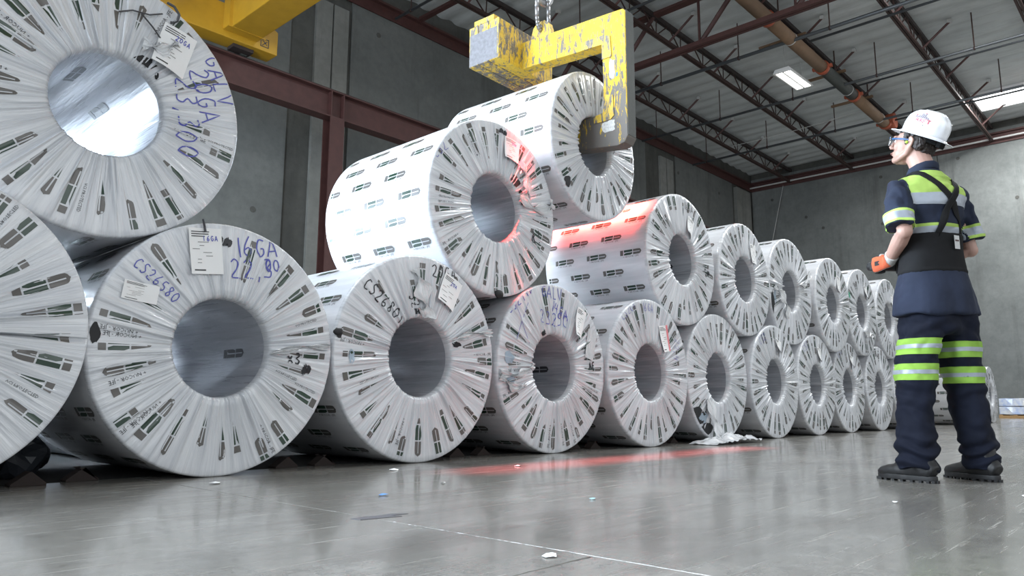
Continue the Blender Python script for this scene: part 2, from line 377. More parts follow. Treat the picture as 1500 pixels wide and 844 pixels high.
# open-web roof joists
def shared(name, fn, mat):
    bm = bmesh.new(); fn(bm); me = bpy.data.meshes.new(name); bm.normal_update(); bm.to_mesh(me); bm.free(); me.materials.append(mat); return me
ZB, ZT, PIT = 10.15, 10.66, 1.27
JX0, JX1 = -4.0, XW-.02
def chord(bm, z0, z1):
    box(bm, JX0, JX1, -.065, -.012, z0, z1); box(bm, JX0, JX1, .012, .065, z0, z1)
me_bot = shared('bottom_chord', lambda b: chord(b, ZB-.045, ZB+.03), M_brown)
me_top = shared('top_chord', lambda b: chord(b, ZT-.06, ZT+.05), M_dkchord)
me_w1 = shared('web_bar', lambda b: rod(b, (0, 0, ZB), (-PIT/2, 0, ZT), .02, 5), M_brown)
me_w2 = shared('web_bar', lambda b: rod(b, (0, 0, ZB), (PIT/2, 0, ZT), .02, 5), M_brown)
me_w3 = shared('web_bar', lambda b: rod(b, (0, 0, ZB), (.03, 0, ZT), .017, 5), M_brown)
me_br = shared('knee_brace', lambda b: rod(b, (0, 0, ZB), (.12, -.72, ZD-.13), .032, 6), M_redsteel)
me_tip = shared('brace_clip', lambda b: box(b, .07, .19, -.79, -.69, ZD-.15, ZD-.06), M_galv)
JY = [12.35, 9.72, 7.25, 4.75, 2.30, -.20]
jl = ['roof joist nearest the back wall', 'second roof joist out from the back wall', 'roof joist carrying the thick tan pipe',
      'roof joist running into the bright skylight', 'roof joist at the upper right corner of the view', 'roof joist nearest the viewer']
for jy, lb in zip(JY, jl):
    t = thing('roof_joist', 'dark red open-web steel ' + lb, 'roof joist', (0, jy, 0), group='open-web roof joists')
    link('top_chord', me_top, t); link('bottom_chord', me_bot, t)
    x = 18.70-PIT*11; k = 0
    while x < JX1-.7:
        for m in (me_w1, me_w2, me_w3): link('web_bar', m, t, (x, 0, 0))
        if k % 2 == 1 and jy != JY[-1]:
            b = link('knee_brace', me_br, t, (x+.6, 0, 0)); link('brace_clip', me_tip, b)
        x += PIT; k += 1
# deep roof truss crossing the joists
t = thing('roof_truss', 'deep red steel roof truss crossing above the lifting hook', 'roof truss', (16.05, 0, 0))
bm = bmesh.new(); box(bm, -.11, -.015, Y0+.5, YW-.2, 9.33, 9.45); box(bm, .015, .11, Y0+.5, YW-.2, 9.33, 9.45); mesh_obj('bottom_chord', bm, M_redsteel, t)
bm = bmesh.new(); box(bm, -.11, .11, Y0+.5, YW-.2, 10.62, 10.70); mesh_obj('top_chord', bm, M_redsteel, t)
y = 13.3
while y > -4:
    bm = bmesh.new(); rod(bm, (0, y, 9.4), (0, y-1.15, 10.66), .062, 6); mesh_obj('diagonal', bm, M_redsteel, t)
    bm = bmesh.new(); rod(bm, (0, y, 9.4), (0, y, 10.66), .035, 6); mesh_obj('upright', bm, M_redsteel, t)
    y -= 2.45
bm = bmesh.new(); box(bm, -.13, -.12, 10.28, 10.42, 9.52, 9.74); mesh_obj('yellow_tag', bm, M_crane, t)
# second truss nearer the camera (upper left, its chord passes behind the hook)
t2 = thing('roof_truss', 'red steel roof truss whose members show behind the lifting hook', 'roof truss', (11.6, 0, 0))
bm = bmesh.new(); box(bm, -.07, .07, 2, YW-.2, 10.3, 10.38); mesh_obj('bottom_chord', bm, M_redsteel, t2)
bm = bmesh.new(); rod(bm, (0, 9.72, 10.35), (0, 8.3, 10.7), .05, 6); mesh_obj('diagonal', bm, M_redsteel, t2)
# sprinkler pipes with hangers
for px, r, z, lb in ((7.2, .035, 9.95, 'first'), (10.7, .035, 9.95, 'second'), (14.3, .035, 9.95, 'third'), (18.25, .05, 9.82, 'fourth'), (21.95, .042, 9.82, 'fifth'), (25.6, .042, 9.82, 'sixth')):
    t = thing('sprinkler_pipe', 'thin grey sprinkler pipe crossing under the joists, %s from the left end' % lb, 'pipe', (px, 0, z), group='sprinkler pipes under the roof')
    bm = bmesh.new(); rod(bm, (0, -3.5 if px != 18.25 else -3.5, 0), (0, YW-.3, 0), r, 8); mesh_obj('pipe', bm, M_pipe, t)
    if px > 14:
        bm = bmesh.new(); rod(bm, (.42, -3.5, .03), (.42, 6.6, .03), r*.7, 8); mesh_obj('pipe', bm, M_pipe, t)
    for hy in np.arange(-1.4, 13.6, 2.45):
        bm = bmesh.new(); rod(bm, (0, hy, 0), (0, hy, ZD-z-.05), .017 if hy % 2 else .014, 5); rod(bm, (0, hy-.02, 0), (0, hy+.02, 0), r+.014, 8)
        mesh_obj('hanger_rod', bm, M_brown, t)
# thick tan main along the third joist
t = thing('main_pipe', 'thick tan and dark grey pipe with orange couplings under the roof', 'pipe', (0, 6.98, 9.9))
cuts = [(6, 13.2, M_tan), (13.2, 16.9, M_tan), (16.9, 20.55, M_tan), (20.55, 23.15, M_dsteel), (23.15, 26.3, M_tan)]
for a, b, m in cuts:
    bm = bmesh.new(); rod(bm, (a, 0, 0), (b, 0, 0), .17, 20); mesh_obj('pipe_length', bm, m, t)
for x in (16.9, 20.55, 23.15, 26.25):
    bm = bmesh.new(); rod(bm, (x-.07, 0, 0), (x+.07, 0, 0), .20, 20); box(bm, x-.05, x+.05, -.27, -.19, -.04, .04); box(bm, x-.05, x+.05, .19, .27, -.04, .04)
    mesh_obj('coupling', bm, M_orange, t)
for x in (18.3, 22.6, 25.6):
    bm = bmesh.new(); rod(bm, (x-.015, 0, 0), (x+.015, 0, 0), .178, 20); mesh_obj('pipe_strap', bm, M_galv, t)
bm = bmesh.new(); rod(bm, (26.6, -.25, .15), (26.6, .1, .15), .26, 16); mesh_obj('valve_cap', bm, M_orange, t)
for x in (17.6, 21.6, 24.6):
    bm = bmesh.new(); rod(bm, (x, 0, .15), (x, .0, .9), .02, 6); mesh_obj('hanger_rod', bm, M_brown, t)
for k in range(3):
    x = (18.9, 21.9, 24.4)[k]
    bm = bmesh.new(); box(bm, x-.05, x+.05, -.2, 1.1, .30, .36); mesh_obj('support_angle', bm, M_tan, t)
# high-bay lamp
t = thing('highbay_lamp', 'lit rectangular high-bay lamp hanging under the roof', 'lamp', (20.05, 7.62, 9.55), (0, R_(-2), 0))
bm = bmesh.new(); prism(bm, [(-.26, 0), (.26, 0), (.20, .11), (-.20, .11)], 0, -.82, .82, bevel=.01); mesh_obj('housing', bm, M_white, t)
for s in (-1, 1):
    bm = bmesh.new(); box(bm, -.74, .74, s*.115-.085, s*.115+.085, -.012, .004); mesh_obj('diffuser', bm, M_tubeglow, t)
for x in (-.6, .6):
    bm = bmesh.new(); rod(bm, (x, 0, .1), (x, 0, 1.29), .006, 4); mesh_obj('suspension_wire', bm, M_galv, t)
lp = area('lamp_light', (20.05, 7.62, 9.5), (20.05, 7.62, 0), 1.4, .4, 60, (1, 1, .94))
# loose cables
def cable(name, pts, r, m, label):
    bm = bmesh.new()
    for a, b in zip(pts, pts[1:]): rod(bm, a, b, r, 5)
    return tag(mesh_obj(name, bm, m), label, 'cable')
cable('cable', [(25.1+.3*k/6*-1, 11.98-4.77*k/6, 10.0-.06*math.sin(k/6*PI)) for k in range(7)], .012, M_galv, 'thin pale cable strung below the roof joists')
cable('cable', [(31.44, 12.7, 10.03), (31.3, 13.0, 8.6), (31.3, 13.35, 7.2), (31.3, 13.5, 6.2)], .012, M_galv, 'thin pale wire hanging slack down the end wall')

# crane runway on the back wall
t = thing('crane_runway', 'dark red steel runway beam on a column along the back wall', 'steel beam', (0, 12.75, 0))
bm = bmesh.new()
box(bm, X0+.2, XW-.4, -.14, .14, 6.24, 6.27); box(bm, X0+.2, XW-.4, -.14, .14, 6.80, 6.83); box(bm, X0+.2, XW-.4, -.012, .012, 6.27, 6.80)
mesh_obj('runway_beam', bm, M_redsteel, t)
bm = bmesh.new(); box(bm, X0+.2, XW-.4, -.03, .03, 6.83, 6.90); mesh_obj('rail', bm, M_dkchord, t)
for cx in (-4.6, 8.28, 21.2):
    bm = bmesh.new(); box(bm, cx-.17, cx+.17, -.14, -.115, 0, 6.24); box(bm, cx-.17, cx+.17, .115, .14, 0, 6.24); box(bm, cx-.012, cx+.012, -.115, .115, 0, 6.24)
    box(bm, cx-.25, cx+.25, -.2, .2, 0, .03)
    mesh_obj('column', bm, M_redsteel, t)
    for s in (-.15, .15):
        bm = bmesh.new(); box(bm, cx+s-.012, cx+s+.012, -.135, .135, 6.27, 6.80); mesh_obj('stiffener', bm, M_redsteel, t)
# yellow bridge crane
t = thing('bridge_crane', 'yellow overhead bridge crane riding the runway at upper left', 'crane', (0, 0, 0))
bm = bmesh.new(); prism(bm, [(3.0, 6.98), (6.72, 6.98), (6.72, 7.45), (6.35, 7.62), (3.4, 7.62), (3.0, 7.45)], 1, 12.38, 12.78, bevel=.015)
et = mesh_obj('end_truck', bm, M_crane, t)
def ringbox(bm, cx, cz, h, wd, y):
    for a in ((cx-h, cx+h, cz-h, cz-h+wd), (cx-h, cx+h, cz+h-wd, cz+h), (cx-h, cx-h+wd, cz-h, cz+h), (cx+h-wd, cx+h, cz-h, cz+h)): box(bm, a[0], a[1], y-.003, y, a[2], a[3])
bm = bmesh.new(); ringbox(bm, 6.45, 7.14, .085, .015, 12.378)
for s in (-1, 1):
    for q in range(5): box(bm, 6.45-.05+q*.02, 6.45-.03+q*.02, 12.375, 12.378, 7.14+s*(-.05+q*.02)-.009, 7.14+s*(-.05+q*.02)+.009)
mesh_obj('square_emblem', bm, M_ink, et)
for x in (3.5, 6.2):
    bm = bmesh.new(); rod(bm, (x, 12.66, 7.02), (x, 12.84, 7.02), .125, 20); mesh_obj('wheel', bm, M_dsteel, t)
bm = bmesh.new(); box(bm, 5.9, 6.3, 12.50, 12.74, 6.915, 6.98); mesh_obj('rail_sweep', bm, M_dkchord, t)
bm = bmesh.new(); box(bm, 5.66, 6.26, Y0+1, 12.10, 7.06, 8.05, bevel=.02); mesh_obj('bridge_girder', bm, M_crane, t)
bm = bmesh.new(); box(bm, 5.62, 6.30, 12.10, 12.38, 7.10, 8.0, bevel=.02); box(bm, 5.60, 6.32, 12.085, 12.10, 7.05, 8.05); mesh_obj('girder_end_plate', bm, M_crane, t)
bm = bmesh.new(); box(bm, 3.46, 4.02, Y0+1, 12.38, 7.06, 8.05, bevel=.02); mesh_obj('bridge_girder', bm, M_crane, t)
bm = bmesh.new(); box(bm, 3.9, 5.8, 3.2, 5.4, 8.07, 8.35, bevel=.03); box(bm, 4.4, 5.35, 3.6, 5.0, 7.5, 8.07, bevel=.03); mesh_obj('hoist_trolley', bm, M_crane, t)
bm = bmesh.new()
for dx, dy in ((-.1, -.08), (.1, -.08), (-.1, .08), (.1, .08)): rod(bm, (4.9+dx, 4.15+dy, 4.9), (4.9+dx, 4.15+dy, 7.5), .012, 6)
mesh_obj('hoist_rope', bm, M_dsteel, t)
bm = bmesh.new(); box(bm, 4.74, 5.06, 4.02, 4.28, 4.55, 4.95, bevel=.03); rod(bm, (4.9, 4.15, 4.3), (4.9, 4.15, 4.56), .035, 10); mesh_obj('hoist_block', bm, M_crane, t)
bm = bmesh.new()
tube(bm, [(4.9+.11*math.sin(a)*(1), 4.15, 4.18+.11*math.cos(a)) for a in np.linspace(.1, 4.4, 16)], [.034]*10+[.032, .03, .027, .022, .016, .01], 10, (0, 1, 0)); mesh_obj('hoist_hook', bm, M_steel, t)

# ------------------------------------------------------------------ coils
def text_tpl(body, size):
    cu = bpy.data.curves.new('t', 'FONT'); cu.body = body; cu.size = size; cu.resolution_u = 1; cu.align_x = 'CENTER'; cu.align_y = 'CENTER'
    o = bpy.data.objects.new('t', cu); COL.objects.link(o); dg = bpy.context.evaluated_depsgraph_get(); dg.update()
    me = o.evaluated_get(dg).to_mesh(); me.calc_loop_triangles()
    V = np.array([v.co[:2] for v in me.vertices]); T = np.array([t.vertices[:] for t in me.loop_triangles])
    o.evaluated_get(dg).to_mesh_clear(); bpy.data.objects.remove(o); bpy.data.curves.remove(cu); return V, T
TXT = [text_tpl('+ NUCOR - JFE', .026), text_tpl('VCI PROTECTED', .019), text_tpl('COMPANY', .012)]
# printed mark: list of strips (s, t_low, t_high, material) along the mark
def seg(s0, s1, f0, f1, m, n=4):
    s = np.linspace(s0, s1, n); return s, np.array([f0(x) for x in s]), np.array([f1(x) for x in s]), m
HW = .0245
def ulow(x): return -HW if x < .206 else -math.sqrt(max(HW**2-(x-.206)**2, 1e-9))
LOGO = [seg(0, .034, lambda x: -HW, lambda x: HW, 2, 2)]
for a, b in ((.0035, HW), (-HW, -.0035)):
    LOGO.append(seg(.042, .135, lambda x, a=a, b=b: a+(.008 if (b > 0 and x < .045) else 0), lambda x, a=a, b=b: b-(.008 if (b > 0 and x > .133) else 0), 1, 5))
LOGO.append(seg(.143, .215, lambda x: .003, lambda x: -ulow(x), 2, 5)); LOGO.append(seg(.143, .215, ulow, lambda x: -.003, 2, 5))
LOGO.append(seg(.215, .2349, ulow, lambda x: -ulow(x), 2, 5))
class Acc:
    def __init__(s): s.V = []; s.Q = []; s.T = []; s.mq = []; s.mt = []; s.UV = []; s.n = 0
    def quads(s, V, Q, m, uv): s.V.append(V); s.Q.append(np.asarray(Q)+s.n); s.mq.append(np.full(len(Q), m)); s.UV.append(uv); s.n += len(V)
    def tris(s, V, T, m, uv): s.V.append(V); s.T.append(np.asarray(T)+s.n); s.mt.append(np.full(len(T), m)); s.UV.append(uv); s.n += len(V)
    def mesh(s, name, mats):
        cat = lambda L: np.concatenate(L) if L else None
        return np_mesh(name, cat(s.V), cat(s.Q), cat(s.T), mats, cat(s.mq), cat(s.mt), cat(s.UV))
RIN = .25
class Face:
    """pleated, folded-over film on a coil end; polar height table so print can lie on it"""
    def __init__(s, R, seed, nth, holes=0):
        s.clear = (0, 0); r = np.random.RandomState(seed); s.R = R; s.nth = nth; s.seed = seed
        s.r0, s.r1 = RIN+.022, R-.012; s.nr = 14
        rr = np.linspace(s.r0, s.r1, s.nr); th = np.arange(nth)*2*PI/nth
        TH, RR = np.meshgrid(th, rr, indexing='ij'); rho = (RR-s.r0)/(s.r1-s.r0)
        N = r.randint(48, 60); s.N = N
        b = np.sort((np.arange(N)+r.uniform(-.45, .45, N))/N); A = r.uniform(.004, .016, N)
        skew = sum(r.uniform(-.035, .035)*np.sin(k*TH+r.uniform(0, 6)) for k in (2, 3, 5))
        u = ((TH+skew*(1-rho))/(2*PI)) % 1.0
        i = np.searchsorted(b, u) % N; lo = b[i-1]; wd = (b[i]-lo) % 1.0; f = ((u-lo) % 1.0)/wd
        saw = np.where(f < .86, f/.86, (1-f)/.14)
        H = A[i]*saw*(.35+.9*(1-rho))
        g = r.randn(nth); k = np.ones(9*nth//720+1); fine = .0011*np.convolve(np.concatenate([g, g, g]), k/len(k)**.5, 'same')[nth:2*nth]
        for _ in range(70):   # sharp gathered creases running out from the bore
            t0 = r.uniform(0, 2*PI)+r.uniform(-.05, .05)*rho; dd = (TH-t0+PI) % (2*PI)-PI; reach = r.uniform(.3, 1.1)
            H = H+r.uniform(.003, .009)*np.exp(-(dd*RR/r.uniform(.003, .006))**2)*np.clip((reach-rho)*4, 0, 1)
        s.H = H+fine[:, None]*(.35+.9*(1-rho))+.004*np.sin(TH*2+seed)*rho
        s.th, s.rr = th, rr
    def h(s, th, r):
        a = (th/(2*PI)*s.nth) % s.nth; i = a.astype(int) % s.nth; fa = a-np.floor(a); j = (i+1) % s.nth
        b = np.clip((r-s.r0)/(s.r1-s.r0)*(s.nr-1), 0, s.nr-1.0001); k = b.astype(int); fb = b-k
        H = s.H; return (H[i, k]*(1-fa)+H[j, k]*fa)*(1-fb)+(H[i, k+1]*(1-fa)+H[j, k+1]*fa)*fb
    def pos(s, th, r, off=.0014):
        return np.stack([r*np.cos(th), -s.h(th, r)-off, r*np.sin(th)], -1)
    def uv(s, th, r): return np.stack([th/(2*PI)*4.0, r], -1)
    def base(s, acc):
        th = np.append(s.th, 2*PI); H = np.vstack([s.H, s.H[:1]]); n = s.nth+1
        rows = [(RIN, .050, None), (RIN+.004, .010, 0)]+[(r, 0, k) for k, r in enumerate(s.rr)]+[(s.R-.004, .003, s.nr-1), (s.R, .014, None), (s.R+.0005, .03, None)]
        V = []; U = []
        for r, y, k in rows:
            hh = 0 if k is None else H[:, k]*(1 if y == 0 else .6)
            V.append(np.stack([r*np.cos(th), y-hh+0*th, r*np.sin(th)], -1)); U.append(s.uv(th, r+0*th))
        V = np.concatenate(V); U = np.concatenate(U); m = len(rows)
        I = np.arange(n*m).reshape(m, n); Q = np.stack([I[:-1, :-1], I[:-1, 1:], I[1:, 1:], I[1:, :-1]], -1).reshape(-1, 4)
        acc.quads(V, Q, 0, U)
    def strip(s, acc, th0, r0, d, S, lo, hi, m, wedge=None, ang=0.0, nt=3):
        """strip along the radius: s axis runs d=+1 outward / -1 inward from r0"""
        r = r0+d*S
        if wedge is not None:
            wl, wr = wedge(r); lo = np.maximum(lo, -wl); hi = np.minimum(hi, wr); hi = np.maximum(hi, lo)
        if (hi-lo).max() < .001: return
        k = np.linspace(0, 1, nt)[None, :]; t = lo[:, None]*(1-k)+hi[:, None]*k
        Rr = np.clip(np.repeat(r[:, None], nt, 1), s.r0, s.r1); T = th0+t/Rr*1.0
        V = s.pos(T.ravel(), Rr.ravel()); n = len(S)
        I = np.arange(n*nt).reshape(n, nt); Q = np.stack([I[:-1, :-1], I[:-1, 1:], I[1:, 1:], I[1:, :-1]], -1).reshape(-1, 4)
        acc.quads(V, Q, m, s.uv(T.ravel(), Rr.ravel()))
    def flat(s, acc, V2, T, m, c, rot, off=.0018):
        """2D shape (x right, z up on the face) laid over the pleats"""
        ca, sa = math.cos(rot), math.sin(rot); X = c[0]+V2[:, 0]*ca-V2[:, 1]*sa; Z = c[1]+V2[:, 0]*sa+V2[:, 1]*ca
        th = np.arctan2(Z, X) % (2*PI); r = np.hypot(X, Z)
        V = s.pos(th, np.clip(r, s.r0, s.r1), off); acc.tris(V, T, m, s.uv(th, r))
    def marks(s, acc, detail):
        r_ = random.Random(s.seed*13+5); N = max(26, int(s.R*2*PI*.62/.115*1.0)); N = 28
        for i in range(N):
            th0 = 2*PI*(i+r_.uniform(-.22, .22))/N; kind = r_.random()
            busy = s.clear[0] < math.degrees(th0) % 360 < s.clear[1]
            if busy and i % 2: continue
            flip = r_.random() < .45
            if kind < .5: rout = s.R-.02-r_.random()*.045; tip = rout-.25-r_.random()*.05; full = r_.uniform(.12, .26)
            elif kind < .8: rout = s.R-.07-r_.random()*.09; tip = rout-.18; full = .2
            else: rout = s.R-.014+r_.uniform(.04, .12); tip = s.R-.2; full = .02
            ka, kb = r_.choice(((1, 1), (1.6, .35), (.35, 1.6), (1, .8), (1.6, 1.2)))
            def wedge(r, tip=tip, full=full, ka=ka, kb=kb):
                q = np.clip((r-tip)/full, 0, 1.0); return HW*np.minimum(1, q*ka), HW*np.minimum(1, q*kb)
            for S, lo, hi, m in LOGO:
                d = -1; S2 = S if not flip else .235-S[::-1]; l2, h2 = (lo, hi) if not flip else (lo[::-1], hi[::-1])
                r = rout-S2; ok = r < s.R-.012
                if ok.sum() < 2: continue
                s.strip(acc, th0, rout, d, S2[ok], l2[ok], h2[ok], m, wedge)
            if detail >= 2 and not busy and r_.random() < .34:
                k = 0 if r_.random() < .6 else 1
                V2, T = TXT[k]; L = np.ptp(V2[:, 0]); rc = min(rout-.10, s.R-.02-L/2)
                sd = r_.choice((-1, 1)); tt = th0+sd*.046/rc
                x = V2[:, 0]; y = V2[:, 1]*sd
                th = tt+y/rc; rr = rc+x*sd*-1.0; rr = rc+x
                ok = True
                Vp = s.pos(th, np.clip(rr, s.r0, s.r1)); acc.tris(Vp, T, 3, s.uv(th, rr))
# hand lettering strokes, on a 1 x 1.5 grid
GL = {'0': [[(.5, 0), (.1, .3), (.05, .9), (.4, 1.45), (.8, 1.2), (.9, .6), (.5, 0)]], '1': [[(.4, 1.5), (.45, 0)]],
 '2': [[(.05, 1.2), (.4, 1.5), (.8, 1.2), (.6, .7), (.0, .05), (.9, .0)]], '3': [[(.1, 1.4), (.6, 1.5), (.8, 1.15), (.35, .8), (.85, .5), (.7, .05), (.05, .1)]],
 '4': [[(.2, 1.5), (.05, .7), (.85, .75)], [(.7, 1.4), (.65, 0)]], '5': [[(.85, 1.5), (.25, 1.45), (.15, .85), (.75, .8), (.8, .2), (.1, .0)]],
 '6': [[(.7, 1.5), (.2, .8), (.1, .2), (.5, 0), (.85, .35), (.6, .7), (.15, .45)]], '8': [[(.8, 1.3), (.3, 1.5), (.2, 1.1), (.8, .4), (.5, 0), (.1, .3), (.75, 1.1), (.8, 1.3)]],
 'A': [[(0, 0), (.45, 1.5), (.95, 0)], [(.15, .5), (.85, .55)]], 'B': [[(.1, 0), (.15, 1.5), (.7, 1.3), (.2, .8), (.85, .5), (.1, 0)]], 'C': [[(.85, 1.3), (.4, 1.45), (.05, .8), (.3, .05), (.9, .2)]],
 'G': [[(.85, 1.3), (.35, 1.45), (.05, .7), (.4, .0), (.85, .3), (.85, .7), (.5, .7)]], 'L': [[(.15, 1.5), (.1, 0), (.8, .05)]], 'V': [[(0, 1.5), (.45, 0), (.9, 1.5)]],
 'N': [[(.05, 0), (.1, 1.5), (.8, .05), (.85, 1.5)]], 'S': [[(.85, 1.35), (.35, 1.5), (.1, 1.1), (.8, .5), (.5, 0), (.05, .15)]], ',': [[(.3, .2), (.2, -.2)]], '.': [[(.3, .12), (.35, 0)]],
 'X': [[(0, 1.4), (.9, 0)], [(.85, 1.5), (0, .1)]], 'R': [[(.1, 0), (.15, 1.5), (.75, 1.25), (.25, .75), (.85, 0)]], 'x': [[(0, .9), (.8, 0)], [(.75, 1), (0, 0)]], 'E': [[(.85, 1.4), (.15, 1.4), (.1, 0), (.85, .05)], [(.12, .75), (.7, .75)]], '!': [[(.4, 1.5), (.4, .5)], [(.4, .15), (.42, .02)]], ' ': [],
 '~': [[(0, .2), (.3, 1.3), (.2, .1), (.6, 1.4), (.5, .2), (.9, 1.2), (.8, .1), (1.1, 1.0), (0, .9), (1.1, .4), (0, .5)]]}
def scribble(face, acc, text, c, size, rot, m, wd=.0035, seed=0):
    r_ = random.Random(seed+len(text)); x0 = 0
    if acc is None: acc = Acc(); PEND.append(acc)
    for ch in text:
        for pl in GL[ch]:
            P = np.array(pl, float)*[.8, 1]; pts = []
            for a, b in zip(P, P[1:]): pts += [a+(b-a)*k/3 for k in range(3)]
            pts.append(P[-1]); P = np.array(pts)
            for _ in range(1 if len(pl) > 3 else 0): P[1:-1] = (P[:-2]+2*P[1:-1]+P[2:])/4
            P = (P+[x0, r_.uniform(-.08, .08)])*size; d = np.gradient(P, axis=0); nrm = np.stack([-d[:, 1], d[:, 0]], -1); nrm /= np.linalg.norm(nrm, axis=1)[:, None]+1e-9
            V = np.concatenate([P-nrm*wd, P+nrm*wd]); n = len(P); T = []
            for i in range(n-1): T += [(i, i+1, n+i+1), (i, n+i+1, n+i)]
            face.flat(acc, V, np.array(T), m, c, rot, .0026)
        x0 += 1.02 if ch not in ',.1' else .6
def blob(face, acc, c, rx, rz, seed, m, n=14, off=.0035):
    if acc is None: acc = Acc(); PEND.append(acc)
    r_ = random.Random(seed); V = [(0, 0)]+[(rx*math.cos(a)*r_.uniform(.65, 1.15), rz*math.sin(a)*r_.uniform(.65, 1.15)) for a in np.linspace(0, 2*PI, n, endpoint=False)]
    face.flat(acc, np.array(V), np.array([(0, i+1, (i+1) % n+1) for i in range(n)]), m, c, 0, off)
def paper(parent, face, R, tl, tr, hgt, curl, seed, label=None, hand=None, pink=False, name='paper_tag', lines=True, mat=None):
    """sheet hanging from (tl, tr) on the face, lower end curling off the film"""
    tl, tr = np.array(tl), np.array(tr); u = (tr-tl); W = np.linalg.norm(u); u /= W; d = np.array([u[1], -u[0]]) if u[0] > 0 else np.array([-u[1], u[0]])
    acc = Acc(); nu, nv = 7, 10
    def P(a, b, off=0):
        X = tl[0]+u[0]*a*W+d[0]*b*hgt; Z = tl[1]+u[1]*a*W+d[1]*b*hgt
        y = -.014-curl*b**2*(.6+.5*np.cos((a-.1)*2.6))-.004*np.sin(a*5+seed)-off; return np.stack([X, y, Z+R], -1)
    def patch(a0, a1, b0, b1, m, na, nb, off):
        A, B = np.meshgrid(np.linspace(a0, a1, na), np.linspace(b0, b1, nb), indexing='ij'); V = P(A.ravel(), B.ravel(), off)
        I = np.arange(na*nb).reshape(na, nb); Q = np.stack([I[:-1, :-1], I[1:, :-1], I[1:, 1:], I[:-1, 1:]], -1).reshape(-1, 4)
        acc.quads(V, Q, m, np.stack([A.ravel(), B.ravel()], -1))
    patch(0, 1, 0, 1, 0, nu, nv, 0)
    patch(0, 1, 0, 1, 0, nu, nv, -.0006)
    if lines:
        r_ = random.Random(seed)
        for k in range(3): patch(.07, r_.uniform(.45, .8), .07+k*.05, .09+k*.05, 1, 3, 2, .001)
        for k in range(7):
            a = r_.uniform(.07, .5); b = .30+k*.075; patch(a, a+r_.uniform(.1, .35), b, b+.012, 2, 3, 2, .001)
        patch(.1, .45, .90, .93, 1, 3, 2, .001)
    if hand:
        x0 = .42
        for ch in hand:
            for pl in GL[ch]:
                Q_ = np.array(pl)*[.085, -.075]+[x0, .28]
                for a, b in zip(Q_, Q_[1:]):
                    dd = (b-a); L = np.linalg.norm(dd)+1e-9; nn = np.array([-dd[1], dd[0]])/L*.011
                    VV = np.array([a-nn, b-nn, b+nn, a+nn]); acc.quads(P(VV[:, 0], VV[:, 1], .0016), [(0, 1, 2, 3)], 3, VV)
            x0 += .12
    if pink: patch(.8, 1, 0, 1, 4, 3, nv, .0008)  # strip along one edge of the tag coloured salmon
    o = link(name, acc.mesh(name, [mat or M_paper, M_ink, M_gray, M_blue, M_pink]), parent)
    if label: o['label'] = label
    return o
M_pink = plain('salmon_tag_edge', (.85, .25, .28), .5)
def cyl_grid(acc, R, y0, y1, nth, ny, m, inward=False):
    th = np.linspace(0, 2*PI, nth+1); y = np.linspace(y0, y1, ny+1); T, Y = np.meshgrid(th, y, indexing='ij')
    V = np.stack([R*np.cos(T), Y, R*np.sin(T)], -1).reshape(-1, 3); U = np.stack([T/(2*PI)*(4 if R > .4 else 2), Y], -1).reshape(-1, 2)
    I = np.arange((nth+1)*(ny+1)).reshape(nth+1, ny+1); Q = np.stack([I[:-1, :-1], I[1:, :-1], I[1:, 1:], I[:-1, 1:]], -1)
    if inward: Q = Q[..., ::-1]
    acc.quads(V, Q.reshape(-1, 4), m, U)
def cyl_marks(acc, R, L, seed, rows, step, y0, rad, detail, skip=0.0, sgn=1):
    r_ = random.Random(seed)
    for k in range(rows):
        th0 = 2*PI*(k+r_.uniform(-.03, .03))/rows; y = y0+(k % 2)*step/2+r_.uniform(-.02, .02)
        while y < L-.03:
            if r_.random() >= skip:
                for S, lo, hi, m in LOGO:
                    yy = y-S  # rounded end points to the front
                    yy = y+.235-S; ok = (yy > .03) & (yy < L-.02)
                    if ok.sum() < 2: continue
                    T = th0+np.stack([lo[ok], (lo[ok]+hi[ok])/2, hi[ok]], -1)/R; Y = np.repeat(yy[ok][:, None], 3, 1)
                    V = np.stack([rad*np.cos(T), Y, rad*np.sin(T)], -1).reshape(-1, 3); n = ok.sum()
                    I = np.arange(n*3).reshape(n, 3); Q = np.stack([I[:-1, :-1], I[:-1, 1:], I[1:, 1:], I[1:, :-1]], -1).reshape(-1, 4)
                    acc.quads(V, Q, m, np.stack([T.ravel(), Y.ravel()], -1))
                if detail >= 1:
                    V2, Tt = TXT[0]
                    yy = y+.12-V2[:, 0]*sgn; ok = yy.min() > .03 and yy.max() < L-.03
                    if ok:
                        T = th0+(.040-V2[:, 1]*.8)/R; acc.tris(np.stack([rad*np.cos(T), yy, rad*np.sin(T)], -1), Tt, 3, np.stack([T, yy], -1))
            y += step
COILS = {}
ORD = 'first second third fourth fifth sixth seventh eighth ninth tenth'.split()
